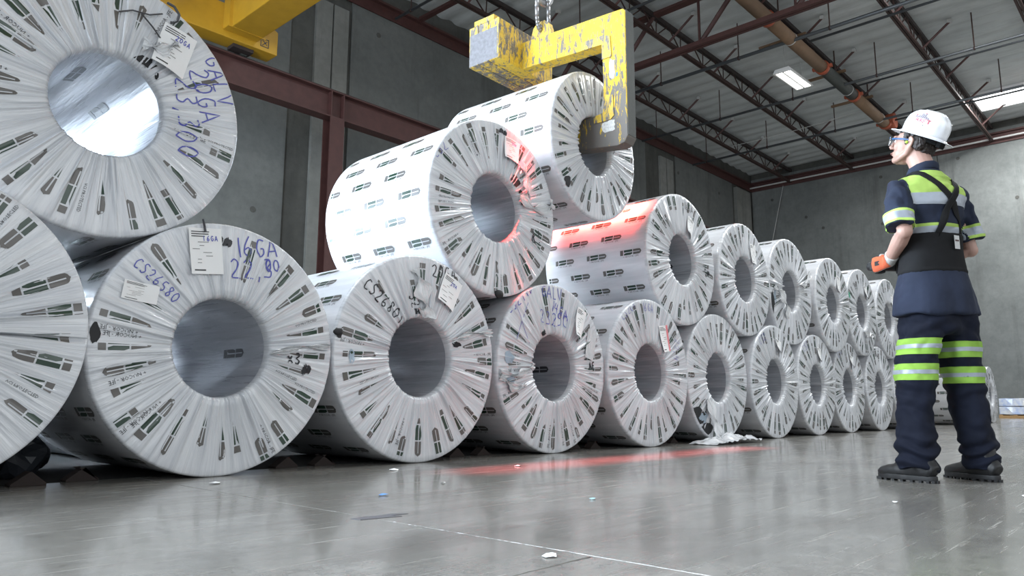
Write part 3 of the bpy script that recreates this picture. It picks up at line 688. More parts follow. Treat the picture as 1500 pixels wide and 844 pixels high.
def coil(key, label, x, y, z, R, seed, detail, group, yaw=0, L=1.2, nm=True):
    t = thing('steel_coil', label, 'steel coil', (x, y, z-R), (0, 0, yaw), group)
    f = Face(R, seed, {2: 720, 1: 540, 0: 300}[detail]); C = (0, 0, R)
    f.clear = {'B1': (62, 142), 'B2': (118, 152), 'B3': (62, 148), 'T0': (0, 48), 'B4': (60, 100)}.get(key, (0, 0))
    acc = Acc(); f.base(acc)
    if nm: f.marks(acc, detail)
    COILS[key] = (t, f, R)
    me = acc.mesh('face_film', [M_face, M_green, M_gray, M_ink]); link('face_film', me, t, C)
    acc = Acc(); cyl_grid(acc, R, .028, L, 160 if detail else 96, 4, 0)
    if nm: cyl_marks(acc, R, L, seed, 24, .39, .07, R+.0018, detail)
    link('body_film', acc.mesh('body_film', [M_body, M_green, M_gray, M_ink]), t, C)
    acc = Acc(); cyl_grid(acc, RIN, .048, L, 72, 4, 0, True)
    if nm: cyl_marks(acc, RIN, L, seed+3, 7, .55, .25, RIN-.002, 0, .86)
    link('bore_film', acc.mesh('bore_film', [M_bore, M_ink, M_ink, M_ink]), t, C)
    th = np.linspace(0, 2*PI, 97); V = np.concatenate([np.stack([r*np.cos(th), L+0*th, r*np.sin(th)], -1) for r in (RIN, R)])
    I = np.arange(97*2).reshape(2, 97); Q = np.stack([I[0, :-1], I[0, 1:], I[1, 1:], I[1, :-1]], -1)
    link('back_film', np_mesh('back_film', V, Q[:, ::-1], mats=[M_body], uv=np.stack([np.tile(th/(2*PI)*4, 2), np.repeat([RIN, R], 97)], -1)), t, C)
    return t
PEND = None
def extras(key, fn, mats, name, label=None):
    """each lettering or tear becomes a part of its own"""
    global PEND
    t, f, R = COILS[key]; PEND = []; fn(f, None)
    for q in PEND:
        o = link(name, q.mesh(name, mats), t, (0, 0, R))
        if label: o['label'] = label
    PEND = None
GB, GT, GK = 'wrapped coils of the bottom row', 'wrapped coils of the upper row', 'wrapped coils of the unseen row added behind'
B = {0: (0.478, 3.569, 0.643), 1: (1.765, 3.630, 0.640), 2: (3.066, 3.619, 0.655), 3: (4.375, 3.601, 0.640), 4: (5.668, 3.564, 0.650), 5: (6.968, 3.584, 0.643),
     6: (8.252, 3.538, 0.637), 7: (9.539, 3.554, 0.629), 8: (10.841, 3.601, 0.625), 9: (12.134, 3.584, 0.633), 10: (13.42, 3.57, .64), 11: (17.25, 3.56, .635), 12: (20.1, 3.56, .64)}
BL = ['wrapped coil of the bottom row cut off by the left frame edge', 'large wrapped coil of the bottom row marked 16GA in blue with a hanging white tag',
 'bottom row coil with black handwriting C526801 and a clear patch at left', 'bottom row coil with blue handwriting GALV 14GA 23250 and a torn left edge',
 'bottom row coil with a salmon-edged tag, right of the one marked 14GA', 'bottom row coil with its film torn off at lower left and hanging to the floor',
 'first bottom row coil right of the torn one, with a short white tag', 'second bottom row coil right of the torn one, tag at its top', 'third bottom row coil right of the torn one, under two upper coils',
 'last bottom row coil fully visible left of the worker\'s legs', 'bottom row coil mostly hidden behind the worker\'s left leg', 'bottom row coil seen between the worker\'s legs', 'last far coil of the bottom row, seen right of the worker\'s knee']
for k, (x, y, R) in B.items(): coil('B%d' % k, BL[k], x, y, R, R, 11+k*3, 2 if k < 4 else 1 if k < 7 else 0, GB)
T = {0: (1.141, 3.655, 1.762, 0.642), 1: (3.745, 3.618, 1.772, 0.650), 3: (6.332, 3.587, 1.770, 0.647), 4: (7.619, 3.554, 1.732, 0.623), 5: (8.908, 3.574, 1.749, 0.651), 6: (10.196, 3.524, 1.713, 0.635), 7: (11.476, 3.560, 1.732, 0.642), 8: (12.775, 3.56, 1.752, .64)}
TL = {0: 'big upper coil at top left marked GALV 20GA 23,300 in blue', 1: 'brightly lit upper coil left of the lifted one, with a red-lit tag', 3: 'upper coil with red light across its body, right of the lifted coil',
 4: 'first upper coil right of the red-lit one', 5: 'upper coil with a black torn gap at its left edge', 6: 'second upper coil right of the one with the black torn gap', 7: 'upper coil with a small green mark, third from the right end', 8: 'last upper coil, half hidden behind the worker\'s back'}
TL[6] = 'upper coil directly right of the one with the black torn gap'; TL[7] = 'second upper coil right of the one with the black torn gap'
for k, (x, y, z, R) in T.items(): coil('T%d' % k, TL[k], x, y, z, R, 71+k*5, 2 if k < 2 else 1 if k < 6 else 0, GT)
PSI = R_(3)
coil('T2', 'coil hanging from the yellow lifting hook above the row', 4.881, 3.555, 2.524, .637, 97, 1, None, yaw=PSI)
for k in range(10):  # unseen row added to block light in the gaps between the coils
    coil('K%d' % k, '%s wrapped coil from the left in the unseen row added behind the bottom coils' % ORD[k], .55+(k-1)*1.32, 5.35, .64, .64, 141+k, 0, GK, nm=False)

# handwriting, tears, tags
MH = [M_blue, M_black, M_hole, M_bluegrey, M_clear]
def t0(f, a):
    scribble(f, a, 'GALV', (.425, .385), .068, R_(-68), 0, seed=1); scribble(f, a, '20GA', (.35, .29), .072, R_(-70), 0, seed=2); scribble(f, a, '23,300', (.29, .23), .075, R_(-84), 0, seed=3)
extras('T0', t0, MH, 'handwriting', 'blue handwritten lettering')
extras('T0', lambda f, a: (blob(f, a, (.14, .255), .055, .035, 2, 2), blob(f, a, (.20, .20), .012, .02, 5, 2)), MH, 'film_tear')
def b1(f, a):
    scribble(f, a, '16GA', (.035, .475), .07, R_(8), 0, seed=4); scribble(f, a, '22,3', (.015, .36), .07, R_(6), 0, seed=5); scribble(f, a, '00', (.21, .42), .045, R_(10), 0, seed=5)
    scribble(f, a, 'CS26580', (-.47, .36), .038, R_(-38), 0, .0025, seed=6)
    scribble(f, a, '~~', (-.09, .52), .05, R_(-8), 1, .006, seed=7); scribble(f, a, 'x3', (.36, -.06), .04, R_(-8), 1, .005, seed=8); scribble(f, a, '~', (.46, -.14), .06, R_(10), 1, .006, seed=9)
extras('B1', b1, MH, 'handwriting', 'blue and black marker writing')
extras('B1', lambda f, a: blob(f, a, (-.605, .03), .025, .05, 6, 2), MH, 'film_tear')
def b2(f, a):
    scribble(f, a, 'CS26801', (-.47, .40), .052, R_(-36), 1, seed=11); scribble(f, a, '20GA', (.07, .53), .055, R_(0), 1, seed=12); scribble(f, a, 'S2~R', (-.12, .38), .045, R_(-68), 1, seed=13)
extras('B2', b2, MH, 'handwriting', 'black handwritten numbers')
extras('B2', lambda f, a: (blob(f, a, (-.53, -.02), .025, .05, 8, 3), blob(f, a, (.30, .10), .05, .02, 9, 2), blob(f, a, (-.62, .10), .02, .02, 10, 2)), MH, 'film_tear')
def b3(f, a):
    scribble(f, a, 'CS244B', (-.50, .36), .055, R_(38), 0, seed=14); scribble(f, a, 'GALV', (-.15, .53), .062, R_(-2), 0, seed=15); scribble(f, a, '14GA', (-.05, .43), .058, R_(-18), 0, seed=16)
    scribble(f, a, '23250', (-.18, .33), .068, R_(-3), 0, seed=17); scribble(f, a, 'X', (-.44, .16), .20, R_(0), 0, .002, seed=18); scribble(f, a, 'AE', (.43, .0), .04, R_(5), 1, .006, seed=19)
extras('B3', b3, MH, 'handwriting', 'blue marker writing with a big cross')
extras('B3', lambda f, a: (blob(f, a, (-.52, .05), .06, .05, 12, 3), blob(f, a, (-.50, -.12), .05, .06, 13, 3), blob(f, a, (-.14, .25), .02, .03, 14, 2)), MH, 'film_tear')
def t1(f, a):
    scribble(f, a, 'CS2', (-.58, .22), .05, R_(48), 0, .002, seed=21); scribble(f, a, '~~', (.02, .57), .04, R_(-12), 1, .006, seed=22); scribble(f, a, 'R!', (.38, -.20), .065, R_(4), 1, .005, seed=23)
extras('T1', t1, MH, 'handwriting', 'black and faint blue marker writing')
extras('T1', lambda f, a: (blob(f, a, (.19, .235), .055, .05, 15, 2), blob(f, a, (.27, .10), .05, .035, 16, 2), blob(f, a, (.25, .17), .02, .02, 17, 2)), MH, 'film_tear')
extras('T2', lambda f, a: (blob(f, a, (-.41, -.40), .05, .05, 18, 2), blob(f, a, (.26, .03), .02, .03, 19, 2)), MH, 'film_tear')
extras('B4', lambda f, a: (scribble(f, a, 'CS201', (-.42, .42), .05, R_(35), 0, .002, seed=24), scribble(f, a, '16GA', (-.12, .54), .05, R_(-3), 0, .002, seed=25), scribble(f, a, '22,4', (.42, .33), .06, R_(-100), 0, .002, seed=26)), MH, 'handwriting', 'faint blue handwriting')
extras('T3', lambda f, a: (scribble(f, a, '16GA', (.05, .52), .05, R_(-8), 1, .0025, seed=27), scribble(f, a, '0~', (.42, -.12), .06, R_(4), 1, .004, seed=28)), MH, 'handwriting', 'black marker writing')
extras('T5', lambda f, a: (blob(f, a, (-.57, -.20), .05, .15, 20, 2), blob(f, a, (-.50, -.12), .03, .10, 21, 3)), MH, 'film_tear', 'black torn gap at the left edge')
extras('B5', lambda f, a: (blob(f, a, (-.46, -.37), .13, .10, 22, 2), blob(f, a, (-.30, -.50), .12, .07, 23, 2), blob(f, a, (-.34, -.40), .10, .05, 24, 3)), MH, 'film_tear', 'dark area where the film is torn off')
for k in (6, 7, 8): extras('B%d' % k, lambda f, a, k=k: scribble(f, a, 'CS2', (-.38, .38), .06, R_(30), 0, .002, seed=k), MH, 'handwriting')
extras('B9', lambda f, a: scribble(f, a, 'N3', (-.1, .45), .08, 0, 1, .004, seed=5), MH, 'handwriting')
extras('T7', lambda f, a: blob(f, a, (-.52, .2), .03, .05, 30, 0), [plain('green_marker', (.03, .35, .2), .5)], 'green_mark')
for key, tl, tr, h, curl, hand, pink in (('T0', (.22, .50), (.385, .455), .24, .03, '20GA', 0), ('B1', (-.225, .585), (-.06, .605), .235, .012, '16GA', 0), ('B2', (.19, .575), (.34, .50), .21, .03, '20A', 0),
      ('B3', (.29, .50), (.40, .45), .26, .06, None, 0), ('T1', (.075, .565), (.24, .545), .17, .02, '30A', 0), ('B4', (.13, .42), (.27, .44), .24, .03, None, 1), ('T3', (.12, .46), (.24, .40), .20, .04, None, 0),
      ('T4', (.12, .42), (.27, .42), .22, .02, None, 0), ('T6', (.14, .42), (.29, .40), .22, .02, None, 0), ('T7', (.10, .42), (.24, .40), .20, .05, None, 0), ('T8', (.10, .42), (.24, .40), .20, .03, None, 0),
      ('B6', (.02, .50), (.15, .45), .18, .07, None, 0), ('B7', (.02, .48), (.15, .45), .18, .05, None, 0), ('B8', (.04, .46), (.17, .42), .18, .06, None, 0)):
    t, f, R = COILS[key]; paper(t, f, R, tl, tr, h, curl, len(hand or '')+int(R*1000), None, hand, bool(pink))
t, f, R = COILS['B1']; paper(t, f, R, (-.50, .29), (-.34, .27), .09, 0, 3, name='barcode_label')
t, f, R = COILS['B3']; paper(t, f, R, (.42, .33), (.53, .30), .24, .01, 4, name='clear_pouch', mat=M_clear, lines=False)
# wire loop holding the tag on the T0 coil, scribbled strap
def loop_wire(key, pts, r, name='tag_wire'):
    t, f, R = COILS[key]; bm = bmesh.new()
    P = [Vector((p[0], -p[2], p[1]+R)) for p in pts]
    for a, b in zip(P, P[1:]): rod(bm, a, b, r, 6)
    mesh_obj(name, bm, M_ink, t)
loop_wire('T0', [(.22, .60, .015), (.25, .585, .03), (.275, .55, .035), (.27, .515, .03), (.25, .50, .022), (.24, .50, .02)], .007)
loop_wire('T0', [(.0, .46, .016), (.06, .49, .02), (.14, .50, .018), (.20, .53, .018)], .004); loop_wire('T0', [(.10, .49, .02), (.16, .44, .02), (.20, .40, .016)], .004)
loop_wire('B1', [(-.15, .64, .005), (-.148, .60, .022), (-.142, .575, .022)], .006)
# plastic knots / pinched film where coils touch
for key, c, rr in (('B2', (-.635, .115), .022), ('T1', (.02, -.635), .03)):
    t, f, R = COILS[key]; bm = bmesh.new(); ball(bm, (c[0], -.012, c[1]+R), (rr*1.4, rr*.6, rr), seg=10)
    for v in bm.verts: v.co += Vector(noise.noise_vector(v.co*60))*.006
    mesh_obj('film_knot', bm, M_hole, t, True)
# loose flaps of film standing off the faces (torn, twisted)
def flap(key, pts, wid, label, seed, mat=None):
    t, f, R = COILS[key]; r_ = random.Random(seed); acc = Acc(); n = len(pts)*4; P = []
    for k in range(n+1):
        s = k/n*(len(pts)-1); i = min(int(s), len(pts)-2); q = s-i; P.append(np.array(pts[i])*(1-q)+np.array(pts[i+1])*q)
    P = np.array(P); W = 7; V = []; U = []
    d = np.gradient(P[:, :2], axis=0); nn = np.stack([-d[:, 1], d[:, 0]], -1); nn /= np.linalg.norm(nn, axis=1)[:, None]
    for k in range(n+1):
        for j in range(W):
            a = (j/(W-1)-.5)*wid*(.6+.5*math.sin(k*.9+seed)); V.append((P[k, 0]+nn[k, 0]*a, -P[k, 2]-.012*math.sin(j*1.9+k*.7)-r_.uniform(0, .006), P[k, 1]+nn[k, 1]*a+R)); U.append((j/W*.6, k/n*.3))
    I = np.arange((n+1)*W).reshape(n+1, W); Q = np.stack([I[:-1, :-1], I[1:, :-1], I[1:, 1:], I[:-1, 1:]], -1).reshape(-1, 4)
    acc.quads(np.array(V), Q, 0, np.array(U)); o = link('film_flap', acc.mesh('film_flap', [mat or M_clear]), t); 
    if label: o['label'] = label
flap('B3', [(-.27, .0, .03), (-.34, -.02, .04), (-.45, -.08, .03), (-.62, -.06, .02)][::-1], .06, 'twisted strip of clear film', 1)
flap('B3', [(-.62, -.08, .02), (-.5, -.16, .035), (-.36, -.14, .03)], .07, None, 2)
flap('B2', [(-.08, .56, .02), (-.02, .42, .03), (.02, .30, .03), (.0, .25, .02)], .15, 'crumpled clear film patch above the bore', 3)
flap('B2', [(.24, .12, .03), (.42, .18, .02), (.62, .2, .02)], .05, None, 4)
flap('B1', [(.25, -.02, .02), (.45, .03, .02), (.62, .04, .015)], .035, None, 5)
flap('T1', [(.22, .12, .03), (.36, .06, .03), (.55, .10, .02), (.62, .15, .02)], .09, 'crumpled clear film beside the bore', 6)
flap('T1', [(.24, .40, .02), (.30, .28, .035), (.33, .12, .03)], .08, None, 7)
flap('T0', [(.12, .34, .02), (.20, .33, .04), (.28, .40, .03)], .08, None, 8)
flap('T5', [(-.52, .0, .02), (-.36, -.10, .05), (-.24, -.22, .04), (-.2, -.36, .03)], .14, 'loose film hanging beside the torn gap', 9)
flap('T5', [(.2, .1, .03), (.4, .12, .03), (.6, .3, .02)], .08, None, 10)
flap('T7', [(-.1, -.3, .03), (.1, -.36, .04), (.3, -.3, .03)], .09, None, 11)
flap('B5', [(-.28, -.22, .02), (-.22, -.40, .05), (-.16, -.55, .07), (-.05, -.63, .10)], .16, 'clear film hanging down to the floor', 12)

# torn film heap on the floor
rn = np.random.RandomState(8); nx, ny = 34, 14
A, Bq = np.meshgrid(np.linspace(-.55, .45, nx), np.linspace(-.14, .16, ny), indexing='ij')
V = np.stack([A+6.85, Bq+3.42, 0*A], -1).reshape(-1, 3)
for v in V:
    q = Vector(v); e = max(0, 1-((v[0]-6.85)/.55)**2)*max(0, 1-((v[1]-3.42)/.18)**2)
    v[2] = .004+.10*e**.7*(.35+.9*abs(noise.noise(q*9)))+.02*abs(noise.noise(q*30)); v[0] += .03*noise.noise(q*7); v[1] += .04*noise.noise(q*6+Vector((9, 1, 1)))
I = np.arange(nx*ny).reshape(nx, ny); Q = np.stack([I[:-1, :-1], I[1:, :-1], I[1:, 1:], I[:-1, 1:]], -1).reshape(-1, 4)
tag(link('torn_film', np_mesh('torn_film', V, Q, mats=[M_clear], uv=V[:, :2]*1.0)), 'heap of torn clear plastic film on the floor below the torn coil', 'plastic film')
# dark crumpled sheets in the gap at far left
for k, (x, y, z, s) in enumerate(((1.06, 4.25, .004, .13), (1.16, 4.62, .004, .12))):
    bm = bmesh.new(); bmesh.ops.create_icosphere(bm, subdivisions=3, radius=s)
    for v in bm.verts:
        v.co += Vector(noise.noise_vector(v.co*9+Vector((k, 0, 0))))*.06; v.co.z = max(v.co.z+s*.7, 0)
    tag(mesh_obj('film_bundle', bm, plain('dark_film', (.03, .034, .042), .3, coat=.6), None, False, (x, y, z)), ('dark crumpled film bundle between the two leftmost coils', 'smaller dark film bundle behind the first one')[k], 'plastic film')
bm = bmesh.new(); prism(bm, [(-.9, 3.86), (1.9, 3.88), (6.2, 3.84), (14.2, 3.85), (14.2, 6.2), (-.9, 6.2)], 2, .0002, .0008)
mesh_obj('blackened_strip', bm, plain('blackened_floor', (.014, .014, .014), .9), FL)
# steel chocks under the coils
n = 0
for k in range(0, 10):
    x, y, R = B[k]
    for s in ((-1, 1) if k else (1,)):
        g = math.sqrt(max(R*R-(R-.13)**2, 0)); cx = x+s*(g+.02)
        if s == 1 and k < 9 and False: continue
        bm = bmesh.new()
        prism(bm, [(-.07, 0), (.07, 0), (.07, .010), (.010*s, .060), (.0, .060), (-.07, .010)], 1, 0, .08, bevel=.003)
        n += 1
        tag(mesh_obj('coil_chock', bm, M_chock, None, False, (cx+s*.12, y+.22, 0)), 'rusty steel wedge at the %s foot of the %s bottom row coil from the left' % ('left' if s < 0 else 'right', ORD[k]), 'wedge', 'steel wedges under the coils')

# ------------------------------------------------------------------ lifting hook (C-hook) with counterweight
hk = thing('lifting_hook', 'scraped yellow C-shaped coil hook with counterweight, its arm through the lifted coil', 'crane hook', (4.881, 3.555, 2.40), (0, 0, PSI))
z0 = 2.40; y0 = 3.555
out = [(3.20, 3.60), (3.22, 3.635), (4.30, 3.68), (4.34, 3.68), (4.34, 3.42), (4.25, 3.42), (3.43, 3.375), (3.425, 2.90), (3.43, 2.775), (3.47, 2.762), (4.62, 2.762), (4.66, 2.72), (4.66, 2.62), (3.30, 2.455), (3.23, 2.47), (3.20, 2.52)]
bm = bmesh.new(); prism(bm, [(p-y0, q-z0) for p, q in out], 0, -.068, .068, bevel=.008); mesh_obj('hook_plate', bm, M_hookbody, hk)
for (a, b, c, d) in ((3.36, 3.60, 3.30, 3.44), (3.36, 3.44, 3.16, 3.44)):
    pass
bm = bmesh.new(); prism(bm, [(3.64-y0, 3.385-z0), (3.64-y0, 3.46-z0), (3.42-y0, 3.455-z0), (3.345-y0, 3.43-z0), (3.335-y0, 3.24-z0), (3.43-y0, 3.24-z0), (3.43-y0, 3.375-z0)], 0, -.076, -.0685, bevel=.002); o = mesh_obj('corner_liner', bm, M_hook, hk)
bm = bmesh.new(); prism(bm, [(3.40-y0, 2.92-z0), (3.33-y0, 2.90-z0), (3.32-y0, 2.72-z0), (3.36-y0, 2.69-z0), (3.52-y0, 2.69-z0), (3.52-y0, 2.755-z0), (3.43-y0, 2.765-z0)], 0, -.076, -.0685, bevel=.002); mesh_obj('corner_liner', bm, M_hook2, hk)
bm = bmesh.new(); box(bm, -.060, .060, 3.196-y0, 3.1995-y0, 2.53-z0, 3.62-z0); mesh_obj('front_edge', bm, M_dsteel, hk)
r_ = random.Random(5)
def ragged(name, cy, cz, wy, wz, m, seed):
    r_ = random.Random(seed); P = []
    for a in np.linspace(0, 2*PI, 18, endpoint=False):
        ca, sa = math.cos(a), math.sin(a); k = 1/max(abs(ca), abs(sa))**.8*r_.uniform(.75, 1.0); P.append((cy-y0+ca*wy*k, cz-z0+sa*wz*k))
    bm = bmesh.new(); prism(bm, P, 0, -.0705, -.0685); return mesh_obj(name, bm, m, hk)
ragged('peeled_label', 3.335, 3.13, .03, .10, plain('faded_label', (.45, .45, .46), .6, noise_amt=.3), 3)
ragged('blue_sticker', 3.29, 3.07, .010, .02, plain('blue_sticker', (.03, .22, .6), .5), 4)
ragged('peeled_label', 3.38, 2.64, .07, .055, plain('peeled_label', (.62, .62, .60), .6, noise_amt=.5, nscale=60), 6)
# faint stencilled serial on the arm
V2, Tt = text_tpl('6A-3180', .062); bm = bmesh.new(); vs = [bm.verts.new((-.0695, 3.80-y0-a, 3.565-z0+b-.02*(a))) for a, b in V2]
for tri in Tt:
    try: bm.faces.new([vs[i] for i in tri])
    except ValueError: pass
mesh_obj('stencilled_number', bm, plain('faded_stencil', (.38, .27, .06), .6), hk)
# counterweight: stacked plates either side of the arm
cw = []
for k, (ya, yb, top) in enumerate(((4.30, 4.42, 3.80), (4.425, 4.545, 3.80), (4.55, 4.66, 3.80))):
    bm = bmesh.new(); box(bm, -.40, .40, ya-y0, yb-y0, 3.415-z0, top-z0, bevel=.008); mesh_obj('counterweight_plate', bm, M_hook if k == 0 else M_hook2, hk)
bm = bmesh.new(); box(bm, -.40, -.05, 4.36-y0, 4.60-y0, 3.80-z0, 3.85-z0, bevel=.006); mesh_obj('cap_plate', bm, M_hook, hk)
bm = bmesh.new(); box(bm, -.402, -.398, 4.32-y0, 4.65-y0, 3.42-z0, 3.72-z0); mesh_obj('bare_end_patch', bm, plain('scraped_grey_primer', (.17, .17, .19), .5, noise_amt=.5, nscale=30), hk)
bm = bmesh.new(); prism(bm, [(3.98-y0, 3.66-z0), (4.24-y0, 3.67-z0), (4.20-y0, 3.80-z0), (4.15-y0, 3.845-z0), (4.07-y0, 3.845-z0), (4.02-y0, 3.80-z0)], 0, -.03, .03, bevel=.006); mesh_obj('lifting_lug', bm, M_hook, hk)
# master link
bm = bmesh.new(); P = []
for a in np.linspace(0, 2*PI, 29)[:-1]:
    ca, sa = math.cos(a), math.sin(a); P.append(Vector((.09*np.sign(ca)*abs(ca)**.7, 0, .20*np.sign(sa)*abs(sa)**.55)))
P.append(P[0]); P.append(P[1])
for a, b in zip(P, P[1:-1]): rod(bm, a, b, .019, 8); ball(bm, a, .019, seg=8)
mesh_obj('master_link', bm, M_steel, hk, True, (0, 4.11-y0, 3.95-z0), (0, 0, R_(0)))
bm = bmesh.new(); rod(bm, (-.06, 4.11-y0, 3.79-z0), (.06, 4.11-y0, 3.79-z0), .02, 10); mesh_obj('lug_pin', bm, M_steel, hk)

# wrapped sheet packs on pallets at the end wall
for k, (yc, col, lb) in enumerate(((4.05, 0, 'blue-white wrapped sheet pack on a pallet, right of the last coil'), (2.2, 0, 'blue-white wrapped sheet pack on a pallet at the far right frame edge'))):
    p = thing('pallet', 'low wooden pallet under the ' + lb.split(' on a')[0] + (' nearest the last coil' if k == 0 else ' at the frame edge'), 'pallet', (29.3, yc, 0), group='pallets at the end wall')
    for j in range(5):
        bm = bmesh.new(); box(bm, -.6, .6, -.83+j*.40, -.73+j*.40, .09, .115); mesh_obj('deck_board', bm, M_wood, p)
    for j in range(3):
        bm = bmesh.new(); box(bm, -.6+j*.53, -.46+j*.53, -.84, .88, 0, .09); mesh_obj('bearer', bm, M_wood, p)
    for j in range(4):
        pass
    s = thing('sheet_pack', lb, 'steel sheets', (29.3, yc, .116), group='wrapped packs on pallets')
    for j in range(2):
        bm = bmesh.new(); box(bm, -.58, .58, -.82, .86, j*.265+.005, j*.265+.255, bevel=.02)
        bmesh.ops.subdivide_edges(bm, edges=[e for e in bm.edges if e.calc_length() > .3], cuts=8, use_grid_fill=True)
        for v in bm.verts: v.co += Vector(noise.noise_vector(v.co*5+Vector((k*3, j*5, 0))))*.012
        bl = NT('blue_white_wrap'); c = bl.coord(); nn = bl.noise(c, 2.2, 5, .7); bl.set(Base_Color=bl.mix(bl.ramp(nn, [(.4, 0), (.62, 1)]), (.75, .77, .80), (.34, .45, .75)), Roughness=.25, Coat_Weight=.6)
        mesh_obj('wrapped_bundle', bm, bl.m, s)
    bm = bmesh.new(); box(bm, -.595, -.585, -.2, .2, .3, .45); mesh_obj('pack_label', bm, M_paper, s)
# litter on the floor
def hitc(x, y): return (x, y, .001)
lit = [((1.62, 3.32), .035, M_paper, 'crumpled white paper scrap in front of the coil marked 16GA'), ((1.87, 2.42), .03, plain('blue_scrap', (.12, .30, .65), .5), 'small blue scrap on the floor beside the joint'),
       ((1.40, 1.17), .026, M_paper, 'white paper scrap at the crossing of the floor joints'), ((.62, 3.0), .05, M_paper, 'pale flattened scrap at far left of the floor'),
       ((2.35, 2.6), .02, M_paper, 'tiny white scrap right of the blue one'), ((3.3, 3.0), .035, M_galv, 'pale scrap in the red light line'), ((2.35, 1.75), .022, plain('teal_scrap', (.35, .62, .72), .5), 'tiny pale blue scrap in the middle of the floor'),
       ((3.05, .88), .02, M_paper, 'tiny white speck on the floor left of the worker'), ((3.62, .55), .04, M_paper, 'white smear of paper in front of the worker'), ((2.62, 3.30), .04, M_paper, 'torn white film scrap by the wedge near the second coil')]
for k, ((x, y), s, m, lb) in enumerate(lit):
    bm = bmesh.new(); r_ = random.Random(k+3); n = 9
    ring = [bm.verts.new((s*math.cos(a)*r_.uniform(.5, 1.1), s*.7*math.sin(a)*r_.uniform(.5, 1.1), .001+r_.uniform(0, .006))) for a in np.linspace(0, 2*PI, n, endpoint=False)]
    c = bm.verts.new((0, 0, .012*s/.04)); 
    for i in range(n): bm.faces.new((c, ring[i], ring[(i+1) % n]))
    bm.faces.new(ring[::-1])
    tag(mesh_obj('litter_scrap', bm, m, None, False, (x, y, .0)), lb, 'scrap')
bm = bmesh.new(); P = [(-.09, -.02), (-.02, -.035), (.05, -.05), (.03, -.015), (.10, -.02), (.06, .02), (0, .015), (-.04, .03), (-.10, .02)]
prism(bm, P, 2, .0002, .0012); tag(mesh_obj('floor_stain', bm, plain('dark_patch', (.10, .10, .115), .25), None, False, (1.52, 1.98, 0)), 'flat dark patch stuck to the floor left of the joint', 'stain')

# ------------------------------------------------------------------ the worker
def remeshed(build, voxel, smooth=6, disp=None):
    """union of closed shapes as one continuous skin"""
    bm = bmesh.new(); build(bm); me = bpy.data.meshes.new('tmp'); bm.to_mesh(me); bm.free()
    o = bpy.data.objects.new('tmp', me); COL.objects.link(o)
    m = o.modifiers.new('r', 'REMESH'); m.mode = 'VOXEL'; m.voxel_size = voxel; m.use_smooth_shade = True
    if smooth: s = o.modifiers.new('s', 'SMOOTH'); s.factor = .5; s.iterations = smooth
    dg = bpy.context.evaluated_depsgraph_get(); dg.update(); ev = o.evaluated_get(dg)
    out = bpy.data.meshes.new_from_object(ev); bpy.data.objects.remove(o); bpy.data.meshes.remove(me)
    if disp:
        N = [v.normal.copy() for v in out.vertices]
        for v, n_ in zip(out.vertices, N): v.co += n_*disp(v.co, n_)
        out.update()
    out.polygons.foreach_set('use_smooth', [True]*len(out.polygons)); return out
def finish(name, me, mat, parent, label=None):
    me.name = name; me.materials.clear(); me.materials.append(mat); o = link(name, me, parent)
    if label: o['label'] = label
    return o
def loft_z(bm, rings, n=28, sq=2.4):
    """stack of super-ellipses: (z, cx, cy, a, b)"""
    rr = []
    for z, cx, cy, a, b in rings:
        L = []
        for k in range(n):
            t = 2*PI*k/n; c, s = math.cos(t), math.sin(t)
            L.append(bm.verts.new((cx+a*math.copysign(abs(c)**(2/sq), c), cy+b*math.copysign(abs(s)**(2/sq), s), z)))
        rr.append(L)
    for A, B_ in zip(rr, rr[1:]):
        for k in range(n): bm.faces.new((A[k], A[(k+1) % n], B_[(k+1) % n], B_[k]))
    bm.faces.new(rr[0][::-1]); bm.faces.new(rr[-1])
    bmesh.ops.recalc_face_normals(bm, faces=bm.faces)
def band(src, planes, off, name, mat, parent, label=None, keep=None, extra=0):
    """a strip of cloth cut from a garment between planes [(point, normal)...] and lifted off it"""
    bm = bmesh.new(); bm.from_mesh(src)
    if keep: bmesh.ops.delete(bm, geom=[f for f in bm.faces if not keep(f.calc_center_median())], context='FACES')
    for p, n_ in planes:
        bmesh.ops.bisect_plane(bm, geom=bm.verts[:]+bm.edges[:]+bm.faces[:], plane_co=p, plane_no=n_, clear_outer=True)
    bm.normal_update()
    if not bm.faces: bm.free(); return None
    for v in bm.verts: v.co += v.normal*off
    me = bpy.data.meshes.new(name); bm.to_mesh(me); bm.free(); me.polygons.foreach_set('use_smooth', [True]*len(me.polygons)); me.materials.append(mat)
    o = link(name, me, parent)
    if label: o['label'] = label
    return o
def cloth(name, col, rough=.85, sc_=220):
    t = NT(name); c = t.coord(); a = t.noise(c, sc_, 2); b = t.noise(c, 7, 4)
    t.set(Base_Color=t.mix(t.ramp(b, [(.3, 0), (.7, 1)]), tuple(x*.8 for x in col), tuple(x*1.2 for x in col)), Roughness=rough); t.b.inputs['Specular IOR Level'].default_value = .25
    t.bump(a, .15, .001); return t.m
M_navy = cloth('navy_work_cloth', (.019, .025, .046)); M_navyd = cloth('dark_navy_trouser_cloth', (.0055, .0078, .018))
M_lime = cloth('lime_reflective_cloth', (.40, .57, .13)); M_limed = cloth('lime_trouser_band', (.25, .44, .07)); M_silver = plain('silver_reflective_tape', (.33, .36, .41), .45, .2, noise_amt=.1)
M_belt = cloth('black_elastic', (.010, .010, .011), .9); M_skin = plain('skin', (.43, .26, .21), .5, noise_amt=.06); M_hair = plain('dark_hair', (.020, .013, .011), .55, noise_amt=.5, nscale=120)
M_boot = plain('black_boot_leather', (.011, .011, .012), .5, noise_amt=.4, nscale=60); M_sole = plain('black_rubber', (.015, .015, .016), .6)
